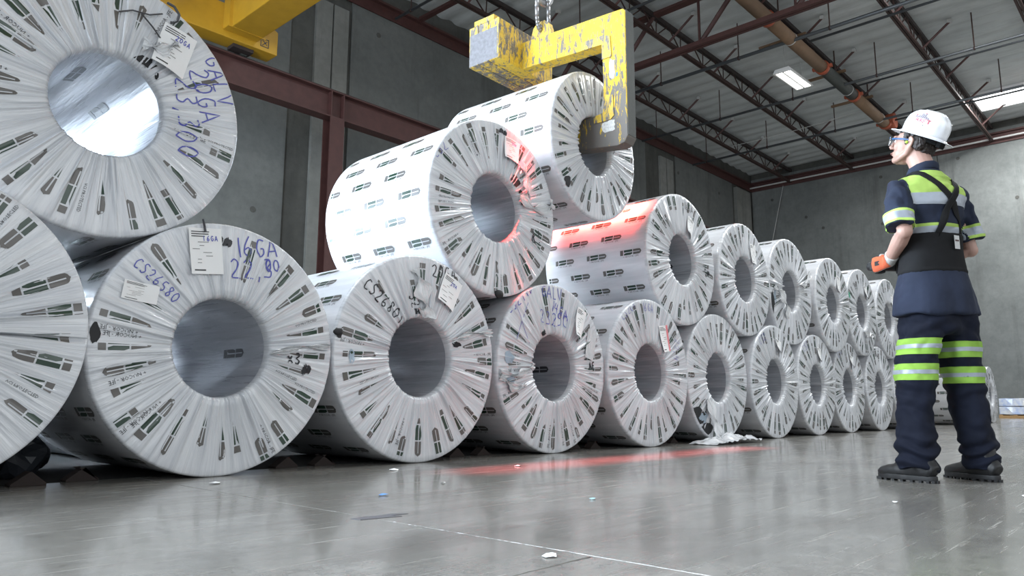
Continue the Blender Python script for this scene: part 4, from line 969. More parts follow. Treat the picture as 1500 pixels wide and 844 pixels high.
M_helm = plain('white_helmet_shell', (.86, .88, .92), .22, noise_amt=.01, coat=.6); M_glovew = cloth('white_grey_glove_knit', (.55, .54, .52)); M_gloveo = cloth('orange_glove_patch', (.62, .13, .06)); M_gloveb = plain('black_glove_coating', (.02, .02, .022), .6)
M_frame = plain('blue_glasses_frame', (.03, .09, .22), .3); M_plug = plain('lime_earplug', (.5, .9, .1), .5)
t_ = NT('clear_lens'); t_.set(Base_Color=(.9, .95, 1.0), Roughness=.05, Transmission_Weight=.75, Alpha=.55, Coat_Weight=1.0); M_lens = t_.m

WK = thing('person', 'worker in white hard hat and navy shirt with lime yoke, looking at the coils', 'person', (4.130+.228*.035, .970-.974*.035, 0), (0, 0, R_(-35)))
SL, EL, WL = Vector((-.160, .0, 1.438)), Vector((-.215, -.085, 1.205)), Vector((-.150, .120, 1.095))
SR, ER, WR = Vector((.158, .0, 1.438)), Vector((.225, -.015, 1.145)), Vector((.085, .165, 1.085))
HM = Matrix.Translation((-.012, .035, 1.705)) @ Matrix.Rotation(R_(27), 4, 'Z') @ Matrix.Rotation(R_(17), 4, 'X')
H3 = HM.to_3x3()
# remote control held in front of the belly
RC = Vector((-.105, .225, 1.085)); RD = Vector((-.28, .93, .18)).normalized(); RU = (Vector((0, 0, 1))-RD*RD.z).normalized(); RX = RD.cross(RU)
def hand_parts(bm, W, D, U, S, k=1.0, curl=1.0, grow=0.0, fingers=True):
    """W wrist, D along the palm, U back-of-hand normal, S towards the thumb; fingers curl around the palm side"""
    D, U, S = D.normalized(), U.normalized(), S.normalized(); P = -U
    pc = W+D*.055*k
    tube(bm, [W-D*.01, W+D*.03*k, W+D*.065*k, W+D*.09*k], [(.024+grow, .018+grow), (.034+grow, .017+grow), (.040+grow, .016+grow), (.036+grow, .013+grow)], 12, S)
    lens = ((.042, .026, .020), (.046, .030, .022), (.043, .028, .021), (.034, .021, .018))
    for i, L in enumerate(lens):
        a = .0295-i*.0195; p = W+D*(.088-.004*abs(i-1.2))*k+S*a; pts = [p-D*.02, p]; ang = R_(12)
        for j, l in enumerate(L):
            ang += R_((38, 52, 40)[j])*curl*(1+.06*i); p = p+(D*math.cos(ang)+P*math.sin(ang))*l*k; pts.append(p)
        r = (.0095, .0098, .0094, .0083)[i]+grow
        tube(bm, pts, [r, r, r*.97, r*.9, r*.75], 10, S); ball(bm, pts[-1], r*.75, seg=8)
    b = W+D*.028*k+S*.026*k
    q = [b-S*.01, b, b+(D*.6+S*.5+P*.45).normalized()*.036, b+(D*.6+S*.5+P*.45).normalized()*.036+(D*.75+S*-.05+P*.65).normalized()*.030, b+(D*.6+S*.5+P*.45).normalized()*.036+(D*.75+S*-.05+P*.65).normalized()*.030+(D*.6-S*.35+P*.7).normalized()*.022]
    tube(bm, q, [.015+grow, .0145+grow, .012+grow, .011+grow, .0085+grow], 10, U); ball(bm, q[-1], .0085+grow, seg=8)
HLW, HLD, HLU, HLS = WL, (RC+RD*-.01-RX*.0-WL+Vector((-.02, 0, .02))), Vector((-.85, -.35, .25)), Vector((.1, -.1, 1))
HLD = Vector((-.02, .085, -.005)); HRW, HRD, HRU, HRS = WR, Vector((-.085, .055, -.01)), Vector((.45, .75, -.1)), Vector((0, 0, 1))
def ortho(D, U, S):
    D = D.normalized(); S = (S-D*S.dot(D)).normalized(); U2 = D.cross(S)
    return D, (U2 if U2.dot(U) > 0 else -U2), S
HLD, HLU, HLS = ortho(HLD, HLU, HLS); HRD, HRU, HRS = ortho(HRD, HRU, HRS)
def hp(p): return HM @ Vector(p)
def head(bm):
    ball(bm, hp((0, -.012, .045)), (.075, .094, .082), H3, 24)
    ball(bm, hp((0, .028, .0)), (.066, .068, .085), H3, 20)
    ball(bm, hp((0, .040, -.050)), (.052, .054, .052), H3, 16); ball(bm, hp((0, .078, -.083)), (.024, .018, .018), H3, 12)
    for s in (-1, 1):
        tube(bm, [hp((s*.066, -.012, -.02)), hp((s*.060, .0, -.052)), hp((s*.042, .045, -.082)), hp((s*.012, .078, -.090))], [.018, .017, .015, .013], 10)
        ball(bm, hp((s*.034, .060, -.014)), (.027, .024, .030), H3, 12); ball(bm, hp((s*.030, .083, .030)), (.026, .014, .012), H3, 12)
        # ear
        tube(bm, [hp((s*.074, -.012, -.030)), hp((s*.081, -.022, -.012)), hp((s*.085, -.028, .012)), hp((s*.083, -.016, .026)), hp((s*.077, -.004, .018))], [.006, .0075, .008, .0075, .006], 8)
        ball(bm, hp((s*.077, -.012, .0)), (.007, .016, .026), H3, 10); ball(bm, hp((s*.076, -.008, -.030)), (.006, .009, .010), H3, 8)
    tube(bm, [hp((0, .090, .030)), hp((0, .104, .008)), hp((0, .117, -.016)), hp((0, .110, -.024))], [(.009, .008), (.009, .010), (.012, .010), (.010, .007)], 10)
    for s in (-1, 1): ball(bm, hp((s*.011, .103, -.021)), (.009, .009, .007), H3, 8)
    ball(bm, hp((0, .090, -.045)), (.023, .013, .006), H3, 10); ball(bm, hp((0, .089, -.057)), (.020, .013, .007), H3, 10); ball(bm, hp((0, .083, -.050)), (.028, .014, .020), H3, 10)
def body(bm):
    head(bm)
    tube(bm, [(0, -.012, 1.46), (-.003, -.004, 1.56), hp((0, -.022, -.045)), hp((0, -.02, .0))], [(.066, .060), (.057, .058), (.056, .060), (.05, .06)], 18)
    loft_z(bm, [(.74, 0, 0, .10, .09), (.80, 0, 0, .138, .095), (.92, 0, 0, .145, .100), (1.03, 0, 0, .125, .088), (1.12, 0, 0, .118, .085), (1.25, 0, 0, .135, .090), (1.38, 0, 0, .155, .098), (1.45, 0, 0, .135, .078), (1.50, 0, 0, .075, .060)])
    for S_, E_, W_ in ((SL, EL, WL), (SR, ER, WR)):
        tube(bm, [S_*.6+Vector((0, 0, 1.45))*.4, S_, S_.lerp(E_, .5), E_, E_.lerp(W_, .3), E_.lerp(W_, .75), W_], [.042, .047, .042, .036, .039, .031, .026], 14)
        ball(bm, S_, .046); ball(bm, E_, .036)
    for s, kx, ax, ay in ((-1, -.150, -.192, -.020), (1, .132, .162, -.025)):
        tube(bm, [(s*.085, 0, .86), (s*.095, .01, .76), ((s*.10+kx)/2, .01, .62), (kx, .015, .475), (kx*.6+ax*.4, -.012, .33), (ax, ay-.005, .13), (ax, ay, .05)], [(.068, .075), (.066, .072), .056, .046, .044, .034, .033], 16)
        d = Vector((-math.sin(R_(16 if s < 0 else 5)), math.cos(R_(16 if s < 0 else 5)), 0))
        a = Vector((ax, ay, .05)); tube(bm, [a-d*.05, a, a+d*.10, a+d*.16], [(.030, .030), (.036, .036), (.040, .026), (.032, .016)], 12, d.cross(Vector((0, 0, 1))))
    hand_parts(bm, HLW, HLD, HLU, HLS, grow=-.002); hand_parts(bm, HRW, HRD, HRU, HRS, grow=-.002)
def skin_disp(co, n_): return 0
me = remeshed(body, .0038, 3); finish('body', me, M_skin, WK)
# eyes
for s in (-1, 1):
    bm = bmesh.new(); ball(bm, hp((s*.030, .078, .012)), .012, seg=14); o = mesh_obj('eye', bm, plain('eye_white', (.8, .8, .78), .2), WK, True)
    bm = bmesh.new(); ball(bm, hp((s*.030, .0875, .0125)), (.0055, .0035, .0055), H3, 10); mesh_obj('iris', bm, M_hair, o, True)
    bm = bmesh.new(); tube(bm, [hp((s*.014, .096, .030)), hp((s*.030, .097, .036)), hp((s*.046, .086, .032))], [.002, .0035, .002], 6); mesh_obj('eyebrow', bm, M_hair, WK, True)
bm = bmesh.new(); ball(bm, hp((0, .1005, -.0505)), (.020, .006, .0075), H3, 10); mesh_obj('lips', bm, plain('lips', (.36, .18, .15), .5), WK, True)
# hair
def hair(bm):
    ball(bm, hp((0, -.018, .050)), (.082, .100, .086), H3, 24)
    ball(bm, hp((0, -.065, -.010)), (.060, .042, .056), H3, 16)
    for s in (-1, 1): tube(bm, [hp((s*.075, .022, .05)), hp((s*.0745, .016, .012)), hp((s*.072, .010, -.010))], [(.006, .016), (.004, .012), (.003, .006)], 8); ball(bm, hp((s*.064, -.050, .005)), (.020, .034, .045), H3, 12)
me = remeshed(hair, .0035, 2, lambda co, n_: .0045*noise.noise(co*110)+.004*noise.noise(Vector((co.x*160, co.y*160, co.z*25))))
bmh = bmesh.new(); bmh.from_mesh(me); inv = HM.inverted()
kill = []
for f in bmh.faces:
    p = inv @ f.calc_center_median()
    if p.y > .062 or (p.y > .030 and p.z < .052) or (p.y > .030-.1 and p.z < .035 and p.y > -.012 and abs(p.x) < .0765 and False): kill.append(f)
bmesh.ops.delete(bmh, geom=kill, context='FACES'); bmh.to_mesh(me); bmh.free(); finish('hair', me, M_hair, WK)

# shirt
def shirt(bm):
    loft_z(bm, [(.800, .0, -.0, .212, .150), (.815, 0, 0, .210, .150), (.90, 0, 0, .196, .140), (1.00, 0, 0, .168, .124), (1.06, 0, 0, .150, .112), (1.14, 0, 0, .143, .108), (1.21, 0, 0, .150, .112),
                (1.30, 0, -.004, .172, .122), (1.39, 0, -.008, .188, .124), (1.45, 0, -.010, .184, .110), (1.49, 0, -.010, .140, .088), (1.525, 0, -.008, .088, .072), (1.55, 0, -.004, .066, .066)], 36, 2.3)
    tube(bm, [(-.10, -.005, 1.455), SL, (-.192, -.030, 1.37), (-.212, -.058, 1.29), (-.222, -.070, 1.225)], [.060, .065, .066, .070, .075], 22)
    tube(bm, [(.10, -.005, 1.455), SR, (.188, -.012, 1.36), (.208, -.018, 1.27), (.220, -.020, 1.195)], [.060, .063, .062, .064, .067], 22)
def fold(co, n_):
    x, y, z = co; q = Vector((x, y, z)); d = 0
    if abs(x) < .20 and z < 1.5 and z > 1.18: d += .016*noise.noise(Vector((x*8+z*6, y*8, z*15)))-.012*max(0, .35-abs(noise.noise(Vector((x*9-z*7, y*9, z*12)))))+.007*math.sin((z*1.0+abs(x)*.55)*55+3*noise.noise(q*5))*max(0, 1-abs(z-1.27)/.10)
    if z < 1.02: d += .016*noise.noise(Vector((x*12, y*12, z*3.0)))*min(1, (1.02-z)/.10)
    if abs(x) > .16 and z > 1.18: d += .016*noise.noise(Vector((x*14, y*14, z*20)))-.012*max(0, .3-abs(noise.noise(Vector((x*11+z*9, y*11, z*13+4)))))
    return d+.0012*noise.noise(q*45)
SH = remeshed(shirt, .0065, 5, fold)
def limit(me, fn):
    b = bmesh.new(); b.from_mesh(me); bmesh.ops.delete(b, geom=[f for f in b.faces if fn(f.calc_center_median())], context='FACES'); b.to_mesh(me); b.free()
aL = (Vector((-.222, -.070, 1.225))-Vector((-.192, -.030, 1.37))).normalized(); aR = (Vector((.220, -.020, 1.195))-Vector((.188, -.012, 1.36))).normalized()
SHs = SH.copy()
shirt_o = finish('shirt', SH, M_navy, WK)
isL = lambda p: p.x < -.10 and (p-Vector((-.222, -.070, 1.225))).length < .22 and p.x < -.145-(1.36-p.z)*.12
isR = lambda p: p.x > .10 and (p-Vector((.220, -.020, 1.195))).length < .22 and p.x > .150+(1.34-p.z)*.12
# yoke: lime over the shoulders down to the silver tape; sleeves stay navy
yoke = lambda p: not (abs(p.x) > .155+.35*max(0, 1.50-p.z-.06)*0-(.0 if p.z < 1.47 else .0) and p.z < 1.53) and abs(p.x) < .158
trunk = lambda p: abs(p.x) < .158
band(SHs, [((0, 0, 1.405), (0, 0, -1)), ((0, 0, 1.535), (0, 0, 1)), ((.158, 0, 1.4), (1, 0, 0)), ((-.158, 0, 1.4), (-1, 0, 0))], .0015, 'lime_yoke', M_lime, shirt_o, 'lime green yoke across the shoulders')
band(SHs, [((0, 0, 1.345), (0, 0, -1)), ((0, 0, 1.405), (0, 0, 1)), ((.166, 0, 1.4), (1, 0, 0)), ((-.166, 0, 1.4), (-1, 0, 0))], .0020, 'reflective_stripe', M_silver, shirt_o, 'silver stripe under the yoke')
band(SHs, [((0, 0, 1.185), (0, 0, -1)), ((0, 0, 1.235), (0, 0, 1)), ((.158, 0, 1.4), (1, 0, 0)), ((-.160, 0, 1.4), (-1, 0, 0))], .0020, 'reflective_stripe', M_silver, shirt_o, 'silver stripe above the back support')
band(SHs, [((0, 0, 1.235), (0, 0, -1)), ((0, 0, 1.250), (0, 0, 1)), ((.158, 0, 1.4), (1, 0, 0)), ((-.160, 0, 1.4), (-1, 0, 0))], .0022, 'lime_stripe', M_lime, shirt_o)
for hem, ax_, k in ((Vector((-.224, -.072, 1.218)), aL, isL), (Vector((.222, -.020, 1.185)), aR, isR)):
    for a, b, m, nm in ((.012, .026, M_lime, 'lime_stripe'), (.026, .068, M_silver, 'reflective_stripe'), (.068, .082, M_lime, 'lime_stripe')):
        band(SHs, [(hem-ax_*a, ax_), (hem-ax_*b, -ax_)], .0020, nm, m, shirt_o, keep=k)
def collar(bm):
    n = 28
    for i in range(1): pass
    tube(bm, [(-.052, .052, 1.555), (-.064, .02, 1.562), (-.058, -.030, 1.572), (-.030, -.058, 1.580), (.0, -.066, 1.583), (.030, -.058, 1.580), (.058, -.030, 1.572), (.064, .02, 1.562), (.052, .052, 1.555)], [(.010, .020)]+[(.012, .024)]*7+[(.010, .020)], 10, (0, 0, 1))
bm = bmesh.new(); 
cp = [(-.048, .056, 1.540), (-.066, .02, 1.550), (-.060, -.030, 1.560), (-.034, -.060, 1.568), (.0, -.070, 1.570), (.034, -.060, 1.568), (.060, -.030, 1.560), (.066, .02, 1.550), (.048, .056, 1.540)]
tube(bm, cp, [(.020, .006)]*9, 12, (0, 0, 1)); mesh_obj('collar', bm, M_navy, shirt_o, True)
# back support
bvh_bm = bmesh.new(); bvh_bm.from_mesh(SHs); BV = BVHTree.FromBMesh(bvh_bm)
def bs(bm):
    loft_z(bm, [(1.008, 0, 0, .166, .124), (1.03, 0, 0, .164, .122), (1.10, 0, 0, .153, .118), (1.16, 0, 0, .153, .118), (1.205, 0, 0, .160, .121)], 40, 2.3)
me = remeshed(bs, .006, 2, lambda co, n_: .0015*noise.noise(co*30)+(.003*max(0, 1-abs(co.z-1.02)/.010)))
bso = finish('back_support', me, M_belt, WK, 'wide black elastic back support')
bm = bmesh.new(); box(bm, -.11, .11, .09, .130, 1.03, 1.18, bevel=.015); mesh_obj('front_closure', bm, M_belt, bso)
def surf(p, off):
    loc, nor, i, d = BV.find_nearest(Vector(p)); return loc+nor*off, nor
def strap(name, pts, wd, off, m, par, n=26):
    P = [Vector(p) for p in pts]; V = []; 
    for k in range(n+1):
        s = k/n*(len(P)-1); i = min(int(s), len(P)-2); V.append(P[i].lerp(P[i+1], s-i))
    for _ in range(3): V = [V[0]]+[(a+2*b+c)/4 for a, b, c in zip(V, V[1:], V[2:])]+[V[-1]]
    bm = bmesh.new(); rows = []
    for k, v in enumerate(V):
        c, nn = surf(v, off); t = (V[min(k+1, n)]-V[max(k-1, 0)]).normalized(); sd = t.cross(nn).normalized()
        row = []
        for a in (-.5, -.17, .17, .5):
            q, n2 = surf(c+sd*wd*a, off); row.append(bm.verts.new(q))
        rows.append(row)
    for A, B_ in zip(rows, rows[1:]):
        for j in range(3): bm.faces.new((A[j], A[j+1], B_[j+1], B_[j]))
    bmesh.ops.recalc_face_normals(bm, faces=bm.faces); bmesh.ops.solidify(bm, geom=bm.faces[:], thickness=.0025)
    return mesh_obj(name, bm, m, par, True)
strap('shoulder_strap', [(-.10, .13, 1.19), (-.11, .13, 1.36), (-.10, .06, 1.49), (-.085, -.01, 1.53), (-.065, -.08, 1.48), (-.01, -.14, 1.42), (.035, -.14, 1.36), (.085, -.12, 1.28), (.118, -.10, 1.19)], .036, .006, M_belt, bso)
strap('shoulder_strap', [(.10, .13, 1.19), (.12, .12, 1.36), (.12, .06, 1.47), (.115, -.01, 1.51), (.10, -.08, 1.46), (.05, -.14, 1.40), (.005, -.14, 1.33), (-.03, -.13, 1.26), (-.055, -.12, 1.19)], .036, .009, M_belt, bso)
bm = bmesh.new()
q0 = Vector((.040, -.126, 1.150)); nn = Vector((.18, -1, 0)).normalized(); xx = Vector((1, .18, 0)).normalized()
vs = [bm.verts.new(q0+xx*a+Vector((0, 0, b))+nn*.003) for a, b in ((-.018, -.030), (.018, -.030), (.018, .038), (-.018, .038))]; f = bm.faces.new(vs); bmesh.ops.solidify(bm, geom=[f], thickness=-.002)
lb_ = mesh_obj('care_label', bm, M_paper, bso, label_ := False) if False else mesh_obj('care_label', bm, M_paper, bso)
bm = bmesh.new(); vs = [bm.verts.new(q0+xx*a+Vector((0, 0, b))+nn*.0042) for a, b in ((-.013, .008), (.013, .008), (.013, .016), (-.013, .016))]; bm.faces.new(vs); mesh_obj('printed_line', bm, M_redsteel, lb_)
# trousers
def pants(bm):
    loft_z(bm, [(.70, .0, 0, .10, .10), (.73, 0, 0, .168, .125), (.80, 0, 0, .178, .132), (.92, 0, 0, .168, .125), (1.00, 0, 0, .145, .108)], 30, 2.4)
    tube(bm, [(-.088, 0, .86), (-.094, 0, .76), (-.110, .004, .64), (-.143, .008, .50), (-.160, .0, .38), (-.176, -.008, .25), (-.190, -.014, .14), (-.194, -.018, .055)], [(.088, .118), (.094, .118), (.091, .108), (.090, .094), (.083, .088), (.081, .086), (.080, .086), (.078, .084)], 26)
    tube(bm, [(.088, 0, .86), (.096, 0, .76), (.110, .0, .64), (.130, .004, .50), (.140, -.005, .38), (.150, -.014, .25), (.162, -.020, .14), (.164, -.024, .050)], [(.088, .118), (.094, .118), (.093, .108), (.092, .096), (.085, .090), (.082, .088), (.080, .086), (.078, .084)], 26)
def pfold(co, n_):
    x, y, z = co; q = Vector((x, y, z)); d = .014*noise.noise(Vector((x*9, y*9, z*5)))+.008*noise.noise(Vector((x*14+z*9, y*14, z*13)))
    w_ = max(0, 1-abs(z-.13)/.11); s = 1 if x > 0 else -1
    d += w_*.014*math.sin(z*95+2.2*math.sin(math.atan2(y, x-s*.165)*2+s)+2*noise.noise(q*9))
    w2 = max(0, 1-abs(z-.43)/.08); d += w2*.006*math.sin(z*80+s*y*25+2*noise.noise(q*6))
    w3 = max(0, 1-abs(z-.72)/.07); d += w3*.006*math.sin(z*70+abs(x)*40)
    d -= .014*max(0, .30-abs(noise.noise(Vector((x*9+z*8, y*9, z*9)))))*min(1, z/.2)
    return d+.006*noise.noise(Vector((x*20, y*20, z*28)))
PT = remeshed(pants, .0065, 4, pfold); PTs = PT.copy(); pants_o = finish('trousers', PT, M_navyd, WK)
for z0_, z1_ in ((.605, .683), (.480, .560)):
    for s in (-1, 1):
        dz = 0 if s < 0 else -.012; k = (lambda p: p.x < .0) if s < 0 else (lambda p: p.x >= .0)
        zm = (z0_+z1_)/2+dz; sl = Vector((0, 0, 1))
        band(PTs, [((0, 0, z0_+dz), -sl), ((0, 0, z1_+dz), sl)], .0020, 'lime_stripe', M_limed, pants_o, keep=k)
        band(PTs, [((0, 0, zm-.010), -sl), ((0, 0, zm+.010), sl)], .0032, 'reflective_stripe', M_silver, pants_o, keep=k)
# boots
for s, ax, ay, yaw in ((-1, -.192, -.022, 16), (1, .163, -.027, 5)):
    M = Matrix.Translation((ax, ay, 0)) @ Matrix.Rotation(R_(yaw), 4, 'Z')
    def boot(bm, M=M):
        secs = [(-.082, .030, .030, .050), (-.065, .040, .046, .060), (-.02, .043, .050, .062), (.04, .045, .046, .056), (.10, .051, .037, .047), (.15, .050, .031, .042), (.185, .040, .025, .038), (.205, .020, .015, .030)]
        tube(bm, [M @ Vector((0, y, zc)) for y, a, b, zc in secs], [(a, b) for y, a, b, zc in secs], 20, M.to_3x3() @ Vector((1, 0, 0)))
        tube(bm, [M @ Vector((0, -.02, .06)), M @ Vector((0, -.012, .17))], [(.046, .058), (.046, .056)], 18, M.to_3x3() @ Vector((1, 0, 0)))
    me = remeshed(boot, .005, 4, lambda co, n_: .0018*noise.noise(co*40)); bo = finish('boot', me, M_boot, WK)
    out = []
    for k in range(40):
        t = 2*PI*k/40; y = .062+.148*math.sin(t); xx_ = (.049 if y > .06 else .043)*math.copysign(abs(math.cos(t))**.75, math.cos(t))*(1 if y < .12 else 1.06); out.append((xx_, y))
    bm = bmesh.new(); prism(bm, out, 2, .008, .032, bevel=.004); bm.transform(M); mesh_obj('sole', bm, M_sole, bo, True)
    bm = bmesh.new()
    for k in range(0, 40, 2):
        x, y = out[k]; box(bm, x*.84-.006, x*.84+.006, y-.007, y+.007, 0, .012)
    bm.transform(M); mesh_obj('tread', bm, M_sole, bo)
    for k in range(5):
        y = .045+k*.017; z = .112-k*.0075; bm = bmesh.new()
        tube(bm, [M @ Vector((-.024, y-.004, z-.012)), M @ Vector((-.008, y, z)), M @ Vector((.008, y+.004, z)), M @ Vector((.024, y-.004, z-.012))], [.0028]*4, 6); mesh_obj('lace', bm, M_belt, bo, True)
    bm = bmesh.new()
    for s2 in (-1, 1): tube(bm, [M @ Vector((0, .045, .118)), M @ Vector((s2*.02, .055, .125)), M @ Vector((s2*.034, .045, .112)), M @ Vector((s2*.012, .040, .114))], [.0026]*4, 6)
    mesh_obj('lace', bm, M_belt, bo, True)
# gloves
for W_, D_, U_, S_, arm in ((HLW, HLD, HLU, HLS, EL), (HRW, HRD, HRU, HRS, ER)):
    def gl(bm):
        hand_parts(bm, W_, D_, U_, S_, grow=.002)
        a = (arm-W_).normalized(); tube(bm, [W_+a*.055, W_+a*.03, W_, W_+D_*.02], [.035, .033, .031, (.033, .025)], 16, S_)
    me = remeshed(gl, .0030, 2); g = finish('glove', me, M_glovew, WK, 'white, orange and black work glove')
    b = bmesh.new(); b.from_mesh(me)
    for nm, m, fn, off in (('back_patch', M_gloveo, lambda p: (p-W_).dot(U_) > .004 and -.015 < (p-W_).dot(D_) < .098, .0018), ('palm_coating', M_gloveb, lambda p: (p-W_).dot(U_) < -.006 and (p-W_).dot(D_) > .01, .0012)):
        b2 = b.copy(); bmesh.ops.delete(b2, geom=[f for f in b2.faces if not fn(f.calc_center_median())], context='FACES'); b2.normal_update()
        for v in b2.verts: v.co += v.normal*off
        if b2.faces: mesh_obj(nm, b2, m, g, True)
        else: b2.free()
    b.free()
    bm = bmesh.new(); c = W_+D_*.055+U_*.020; q = [c+S_*a+D_*bb for a, bb in ((-.012, -.014), (.012, -.014), (.012, .014), (-.012, .014))]; f = bm.faces.new([bm.verts.new(p) for p in q]); bmesh.ops.solidify(bm, geom=[f], thickness=.003); mesh_obj('dark_badge', bm, M_gloveb, g)
# hard hat
inv3 = H3
HH = HM @ Matrix.Translation((0, -.016, .010)) @ Matrix.Rotation(R_(14), 4, 'X') @ Matrix.Scale(.90, 4)
def hatp(x, y, z): return HH @ Vector((x, y, z))
HZ = .050; n = 72; bm = bmesh.new(); rows = []
prof = [(1.0, -.004), (1.0, .02), (.99, .045), (.95, .072), (.88, .095), (.76, .113), (.60, .127), (.40, .135), (.20, .139), (.0, .1405)]
for fr, z in prof[:-1]:
    row = []
    for k in range(n):
        t = 2*PI*k/n; c, s = math.cos(t), math.sin(t); k_ = 1.0
        x = .104*c*fr; y = -.010+.126*s*fr; dz = 0
        rid = max(math.exp(-((abs(x)-0)/.010)**2), math.exp(-((abs(x)-.038)/.008)**2)*.9)*(1 if z > .04 else 0)*(1 if abs(s) > .2 or fr < .6 else 0)
        sg = (math.exp(-((t % (PI/6)-PI/12)/.035)**2) if (.3 < abs(c)) and z < .09 and z > .02 else 0)
        nrm = Vector((c*fr, s*fr, .25+1-fr)).normalized(); p = Vector((x, y, HZ+z))+nrm*(.0055*rid*min(1, (z-.02)/.05)+.003*sg)
        row.append(bm.verts.new(HH @ p))
    rows.append(row)
for A, B_ in zip(rows, rows[1:]):
    for k in range(n): bm.faces.new((A[k], A[(k+1) % n], B_[(k+1) % n], B_[k]))
top = bm.verts.new(hatp(0, -.012, HZ+.1405+.004))
for k in range(n): bm.faces.new((rows[-1][k], rows[-1][(k+1) % n], top))
bmesh.ops.recalc_face_normals(bm, faces=bm.faces); bmesh.ops.solidify(bm, geom=bm.faces[:], thickness=.003)
hat = mesh_obj('hard_hat', bm, M_helm, WK, True, ); hat['label'] = 'white full-brim hard hat with red and grey emblem'
bm = bmesh.new(); rows = []
for e, dz in ((-.002, .006), (.004, -.001), (.014, -.007), (.028, -.011), (.038, -.013), (.042, -.013), (.042, -.016), (.036, -.016), (.014, -.011), (-.002, -.004)):
    row = []
    for k in range(n):
        t = 2*PI*k/n; c, s = math.cos(t), math.sin(t); ex = e*(1+.30*max(0, s)**3+.12*max(0, -s)**3)
        row.append(bm.verts.new(hatp((.104+ex)*c, -.010+(.126+ex)*s, HZ+dz-.004*abs(c)*(e > .01))))
    rows.append(row)
rows.append(rows[0])
for A, B_ in zip(rows, rows[1:]):
    for k in range(n): bm.faces.new((A[k], A[(k+1) % n], B_[(k+1) % n], B_[k]))
bmesh.ops.recalc_face_normals(bm, faces=bm.faces); mesh_obj('brim', bm, M_helm, hat, True)
bm = bmesh.new(); tube(bm, [hatp(.084*math.cos(t), -.014+.104*math.sin(t), HZ-.020-.006*max(0, -math.sin(t))) for t in np.linspace(0, 2*PI, 33)], [(.013, .0025)]*33, 8, H3 @ Vector((0, 0, 1))); mesh_obj('headband', bm, M_belt, hat, True)
bm = bmesh.new(); box(bm, -.03, .03, -.138, -.112, HZ-.045, HZ-.012, bevel=.005); bm.transform(HH); mesh_obj('ratchet_knob', bm, M_belt, hat)
# emblem on the left side of the helmet
hb = bmesh.new(); hb.from_mesh(hat.data); HB = BVHTree.FromBMesh(hb)
def on_hat(u, v, off=.0032):
    """u forward along the left side, v up"""
    t = PI-.10-u/.125; z = .066+v; q = hatp(.14*math.cos(t)*1.05, -.012+.16*math.sin(t)*1.05, HZ+z+.02); loc, nor, i, d = HB.find_nearest(hatp(.112*math.cos(t)*(1-v*3.0), -.012+.130*math.sin(t)*(1-v*3.0), HZ+z)); c_ = hatp(0, -.012, HZ+.03)
    nor = nor if nor.dot(loc-c_) > 0 else -nor; return loc+nor*off
def decal(name, polys, m):
    bm = bmesh.new()
    for P in polys:
        try: bm.faces.new([bm.verts.new(on_hat(*p)) for p in P])
        except ValueError: pass
    return mesh_obj(name, bm, m, hat)
M_red = plain('red_emblem', (.62, .05, .10), .4); M_gr = plain('grey_emblem', (.30, .28, .32), .5)
def rect(a, b, c, d): return [(a, c), (b, c), (b, d), (a, d)]
V2, Tt = text_tpl('FORREIT', .034)
decal('emblem_lettering', [[(-(V2[i][0]), V2[i][1]) for i in tri] for tri in Tt], M_red)
V2, Tt = text_tpl('EST. 1984', .014)
decal('emblem_lettering', [[(-(V2[i][0])-.004, V2[i][1]-.025) for i in tri] for tri in Tt], M_ink)
decal('emblem_picture', [rect(-.046+.011*k, -.046+.011*k+.009, .016, .024+.005*(k % 3)+(.020 if 1 < k < 5 else 0)) for k in range(8)]+[rect(-.052, .044, .0135, .0155)], M_gr)
decal('emblem_picture', [rect(.030, .042, .022, .034), rect(-.018, -.006, .050, .054)], M_red)
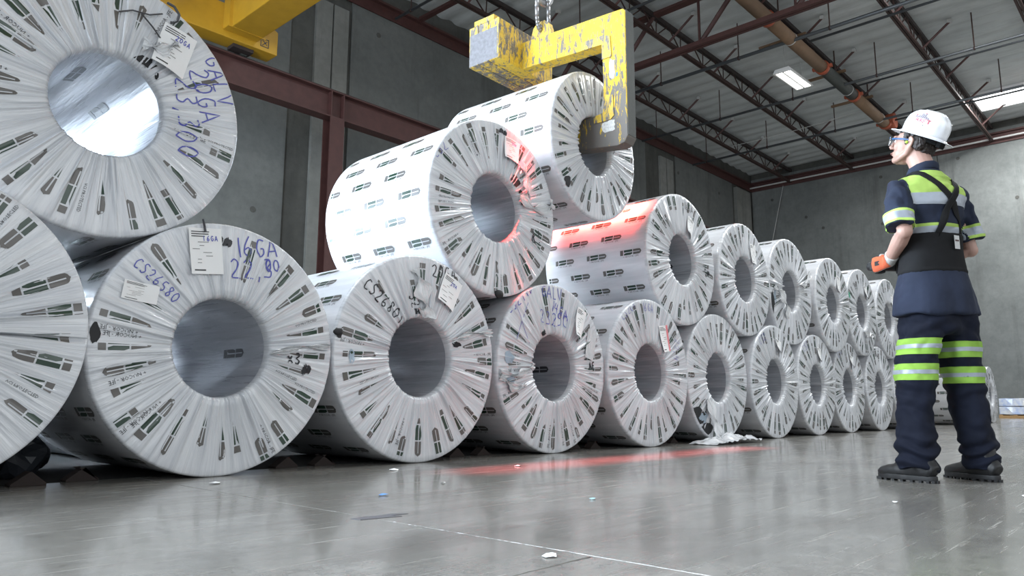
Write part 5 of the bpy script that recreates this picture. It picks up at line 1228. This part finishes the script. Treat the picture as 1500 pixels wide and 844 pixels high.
# glasses, earplug
bm = bmesh.new()
for s in (-1, 1): tube(bm, [hp((s*.066, .088, .018)), hp((s*.0765, .050, .017)), hp((s*.080, .0, .014)), hp((s*.080, -.018, .004))], [(.005, .0022)]*4, 8, H3 @ Vector((0, 0, 1)))
tube(bm, [hp((x, .124-.42*x*x*14, .027)) for x in np.linspace(-.066, .066, 11)], [.0022]*11, 6)
gs = mesh_obj('safety_glasses', bm, M_frame, WK, True); gs['label'] = 'clear safety glasses with blue temples'
for s in (-1, 1):
    bm = bmesh.new(); rows = []
    for i in range(7):
        a = i/6; x = s*(.006+.062*a); rows.append([bm.verts.new(hp((x, .124-5.9*x*x, .027-.046*b*(1-.35*(1-a)**2-.25*a**3)))) for b in np.linspace(0, 1, 6)])
    for A, B_ in zip(rows, rows[1:]):
        for j in range(5): bm.faces.new((A[j], A[j+1], B_[j+1], B_[j]))
    bmesh.ops.recalc_face_normals(bm, faces=bm.faces); bmesh.ops.solidify(bm, geom=bm.faces[:], thickness=.0018); mesh_obj('lens', bm, M_lens, gs, True)
bm = bmesh.new(); ball(bm, hp((-.088, .0, -.002)), .0075, seg=10); mesh_obj('ear_plug', bm, M_plug, WK, True)
bm = bmesh.new(); ball(bm, hp((.088, .0, -.002)), .0075, seg=10); mesh_obj('ear_plug', bm, M_plug, WK, True)
# remote control (held, so a thing of its own)
MW = Matrix.Translation(WK.location) @ Matrix.Rotation(R_(-35), 4, 'Z')
rc = thing('remote_control', 'black crane remote control with a yellow front held in the gloved hands', 'remote control', MW @ RC)
fr = Matrix((( RX.x, RD.x, RU.x, 0), (RX.y, RD.y, RU.y, 0), (RX.z, RD.z, RU.z, 0), (0, 0, 0, 1))); FR = Matrix.Rotation(R_(-35), 4, 'Z') @ fr
bm = bmesh.new(); box(bm, -.026, .026, -.09, .06, -.018, .018, bevel=.008); bm.transform(FR); mesh_obj('housing', bm, M_sole, rc)
bm = bmesh.new(); rod(bm, (0, .055, .004), (0, .078, .004), .023, 16); bm.transform(FR); mesh_obj('end_collar', bm, M_sole, rc)
bm = bmesh.new(); rod(bm, (0, .0785, .004), (0, .081, .004), .015, 14); box(bm, -.014, .014, .02, .05, .018, .0215); bm.transform(FR); mesh_obj('yellow_face', bm, M_crane, rc)
for k in range(4):
    bm = bmesh.new(); rod(bm, (-.010+.02*(k % 2), -.02-.02*(k//2), .018), (-.010+.02*(k % 2), -.02-.02*(k//2), .023), .006, 10); bm.transform(FR); mesh_obj('push_button', bm, M_galv, rc)
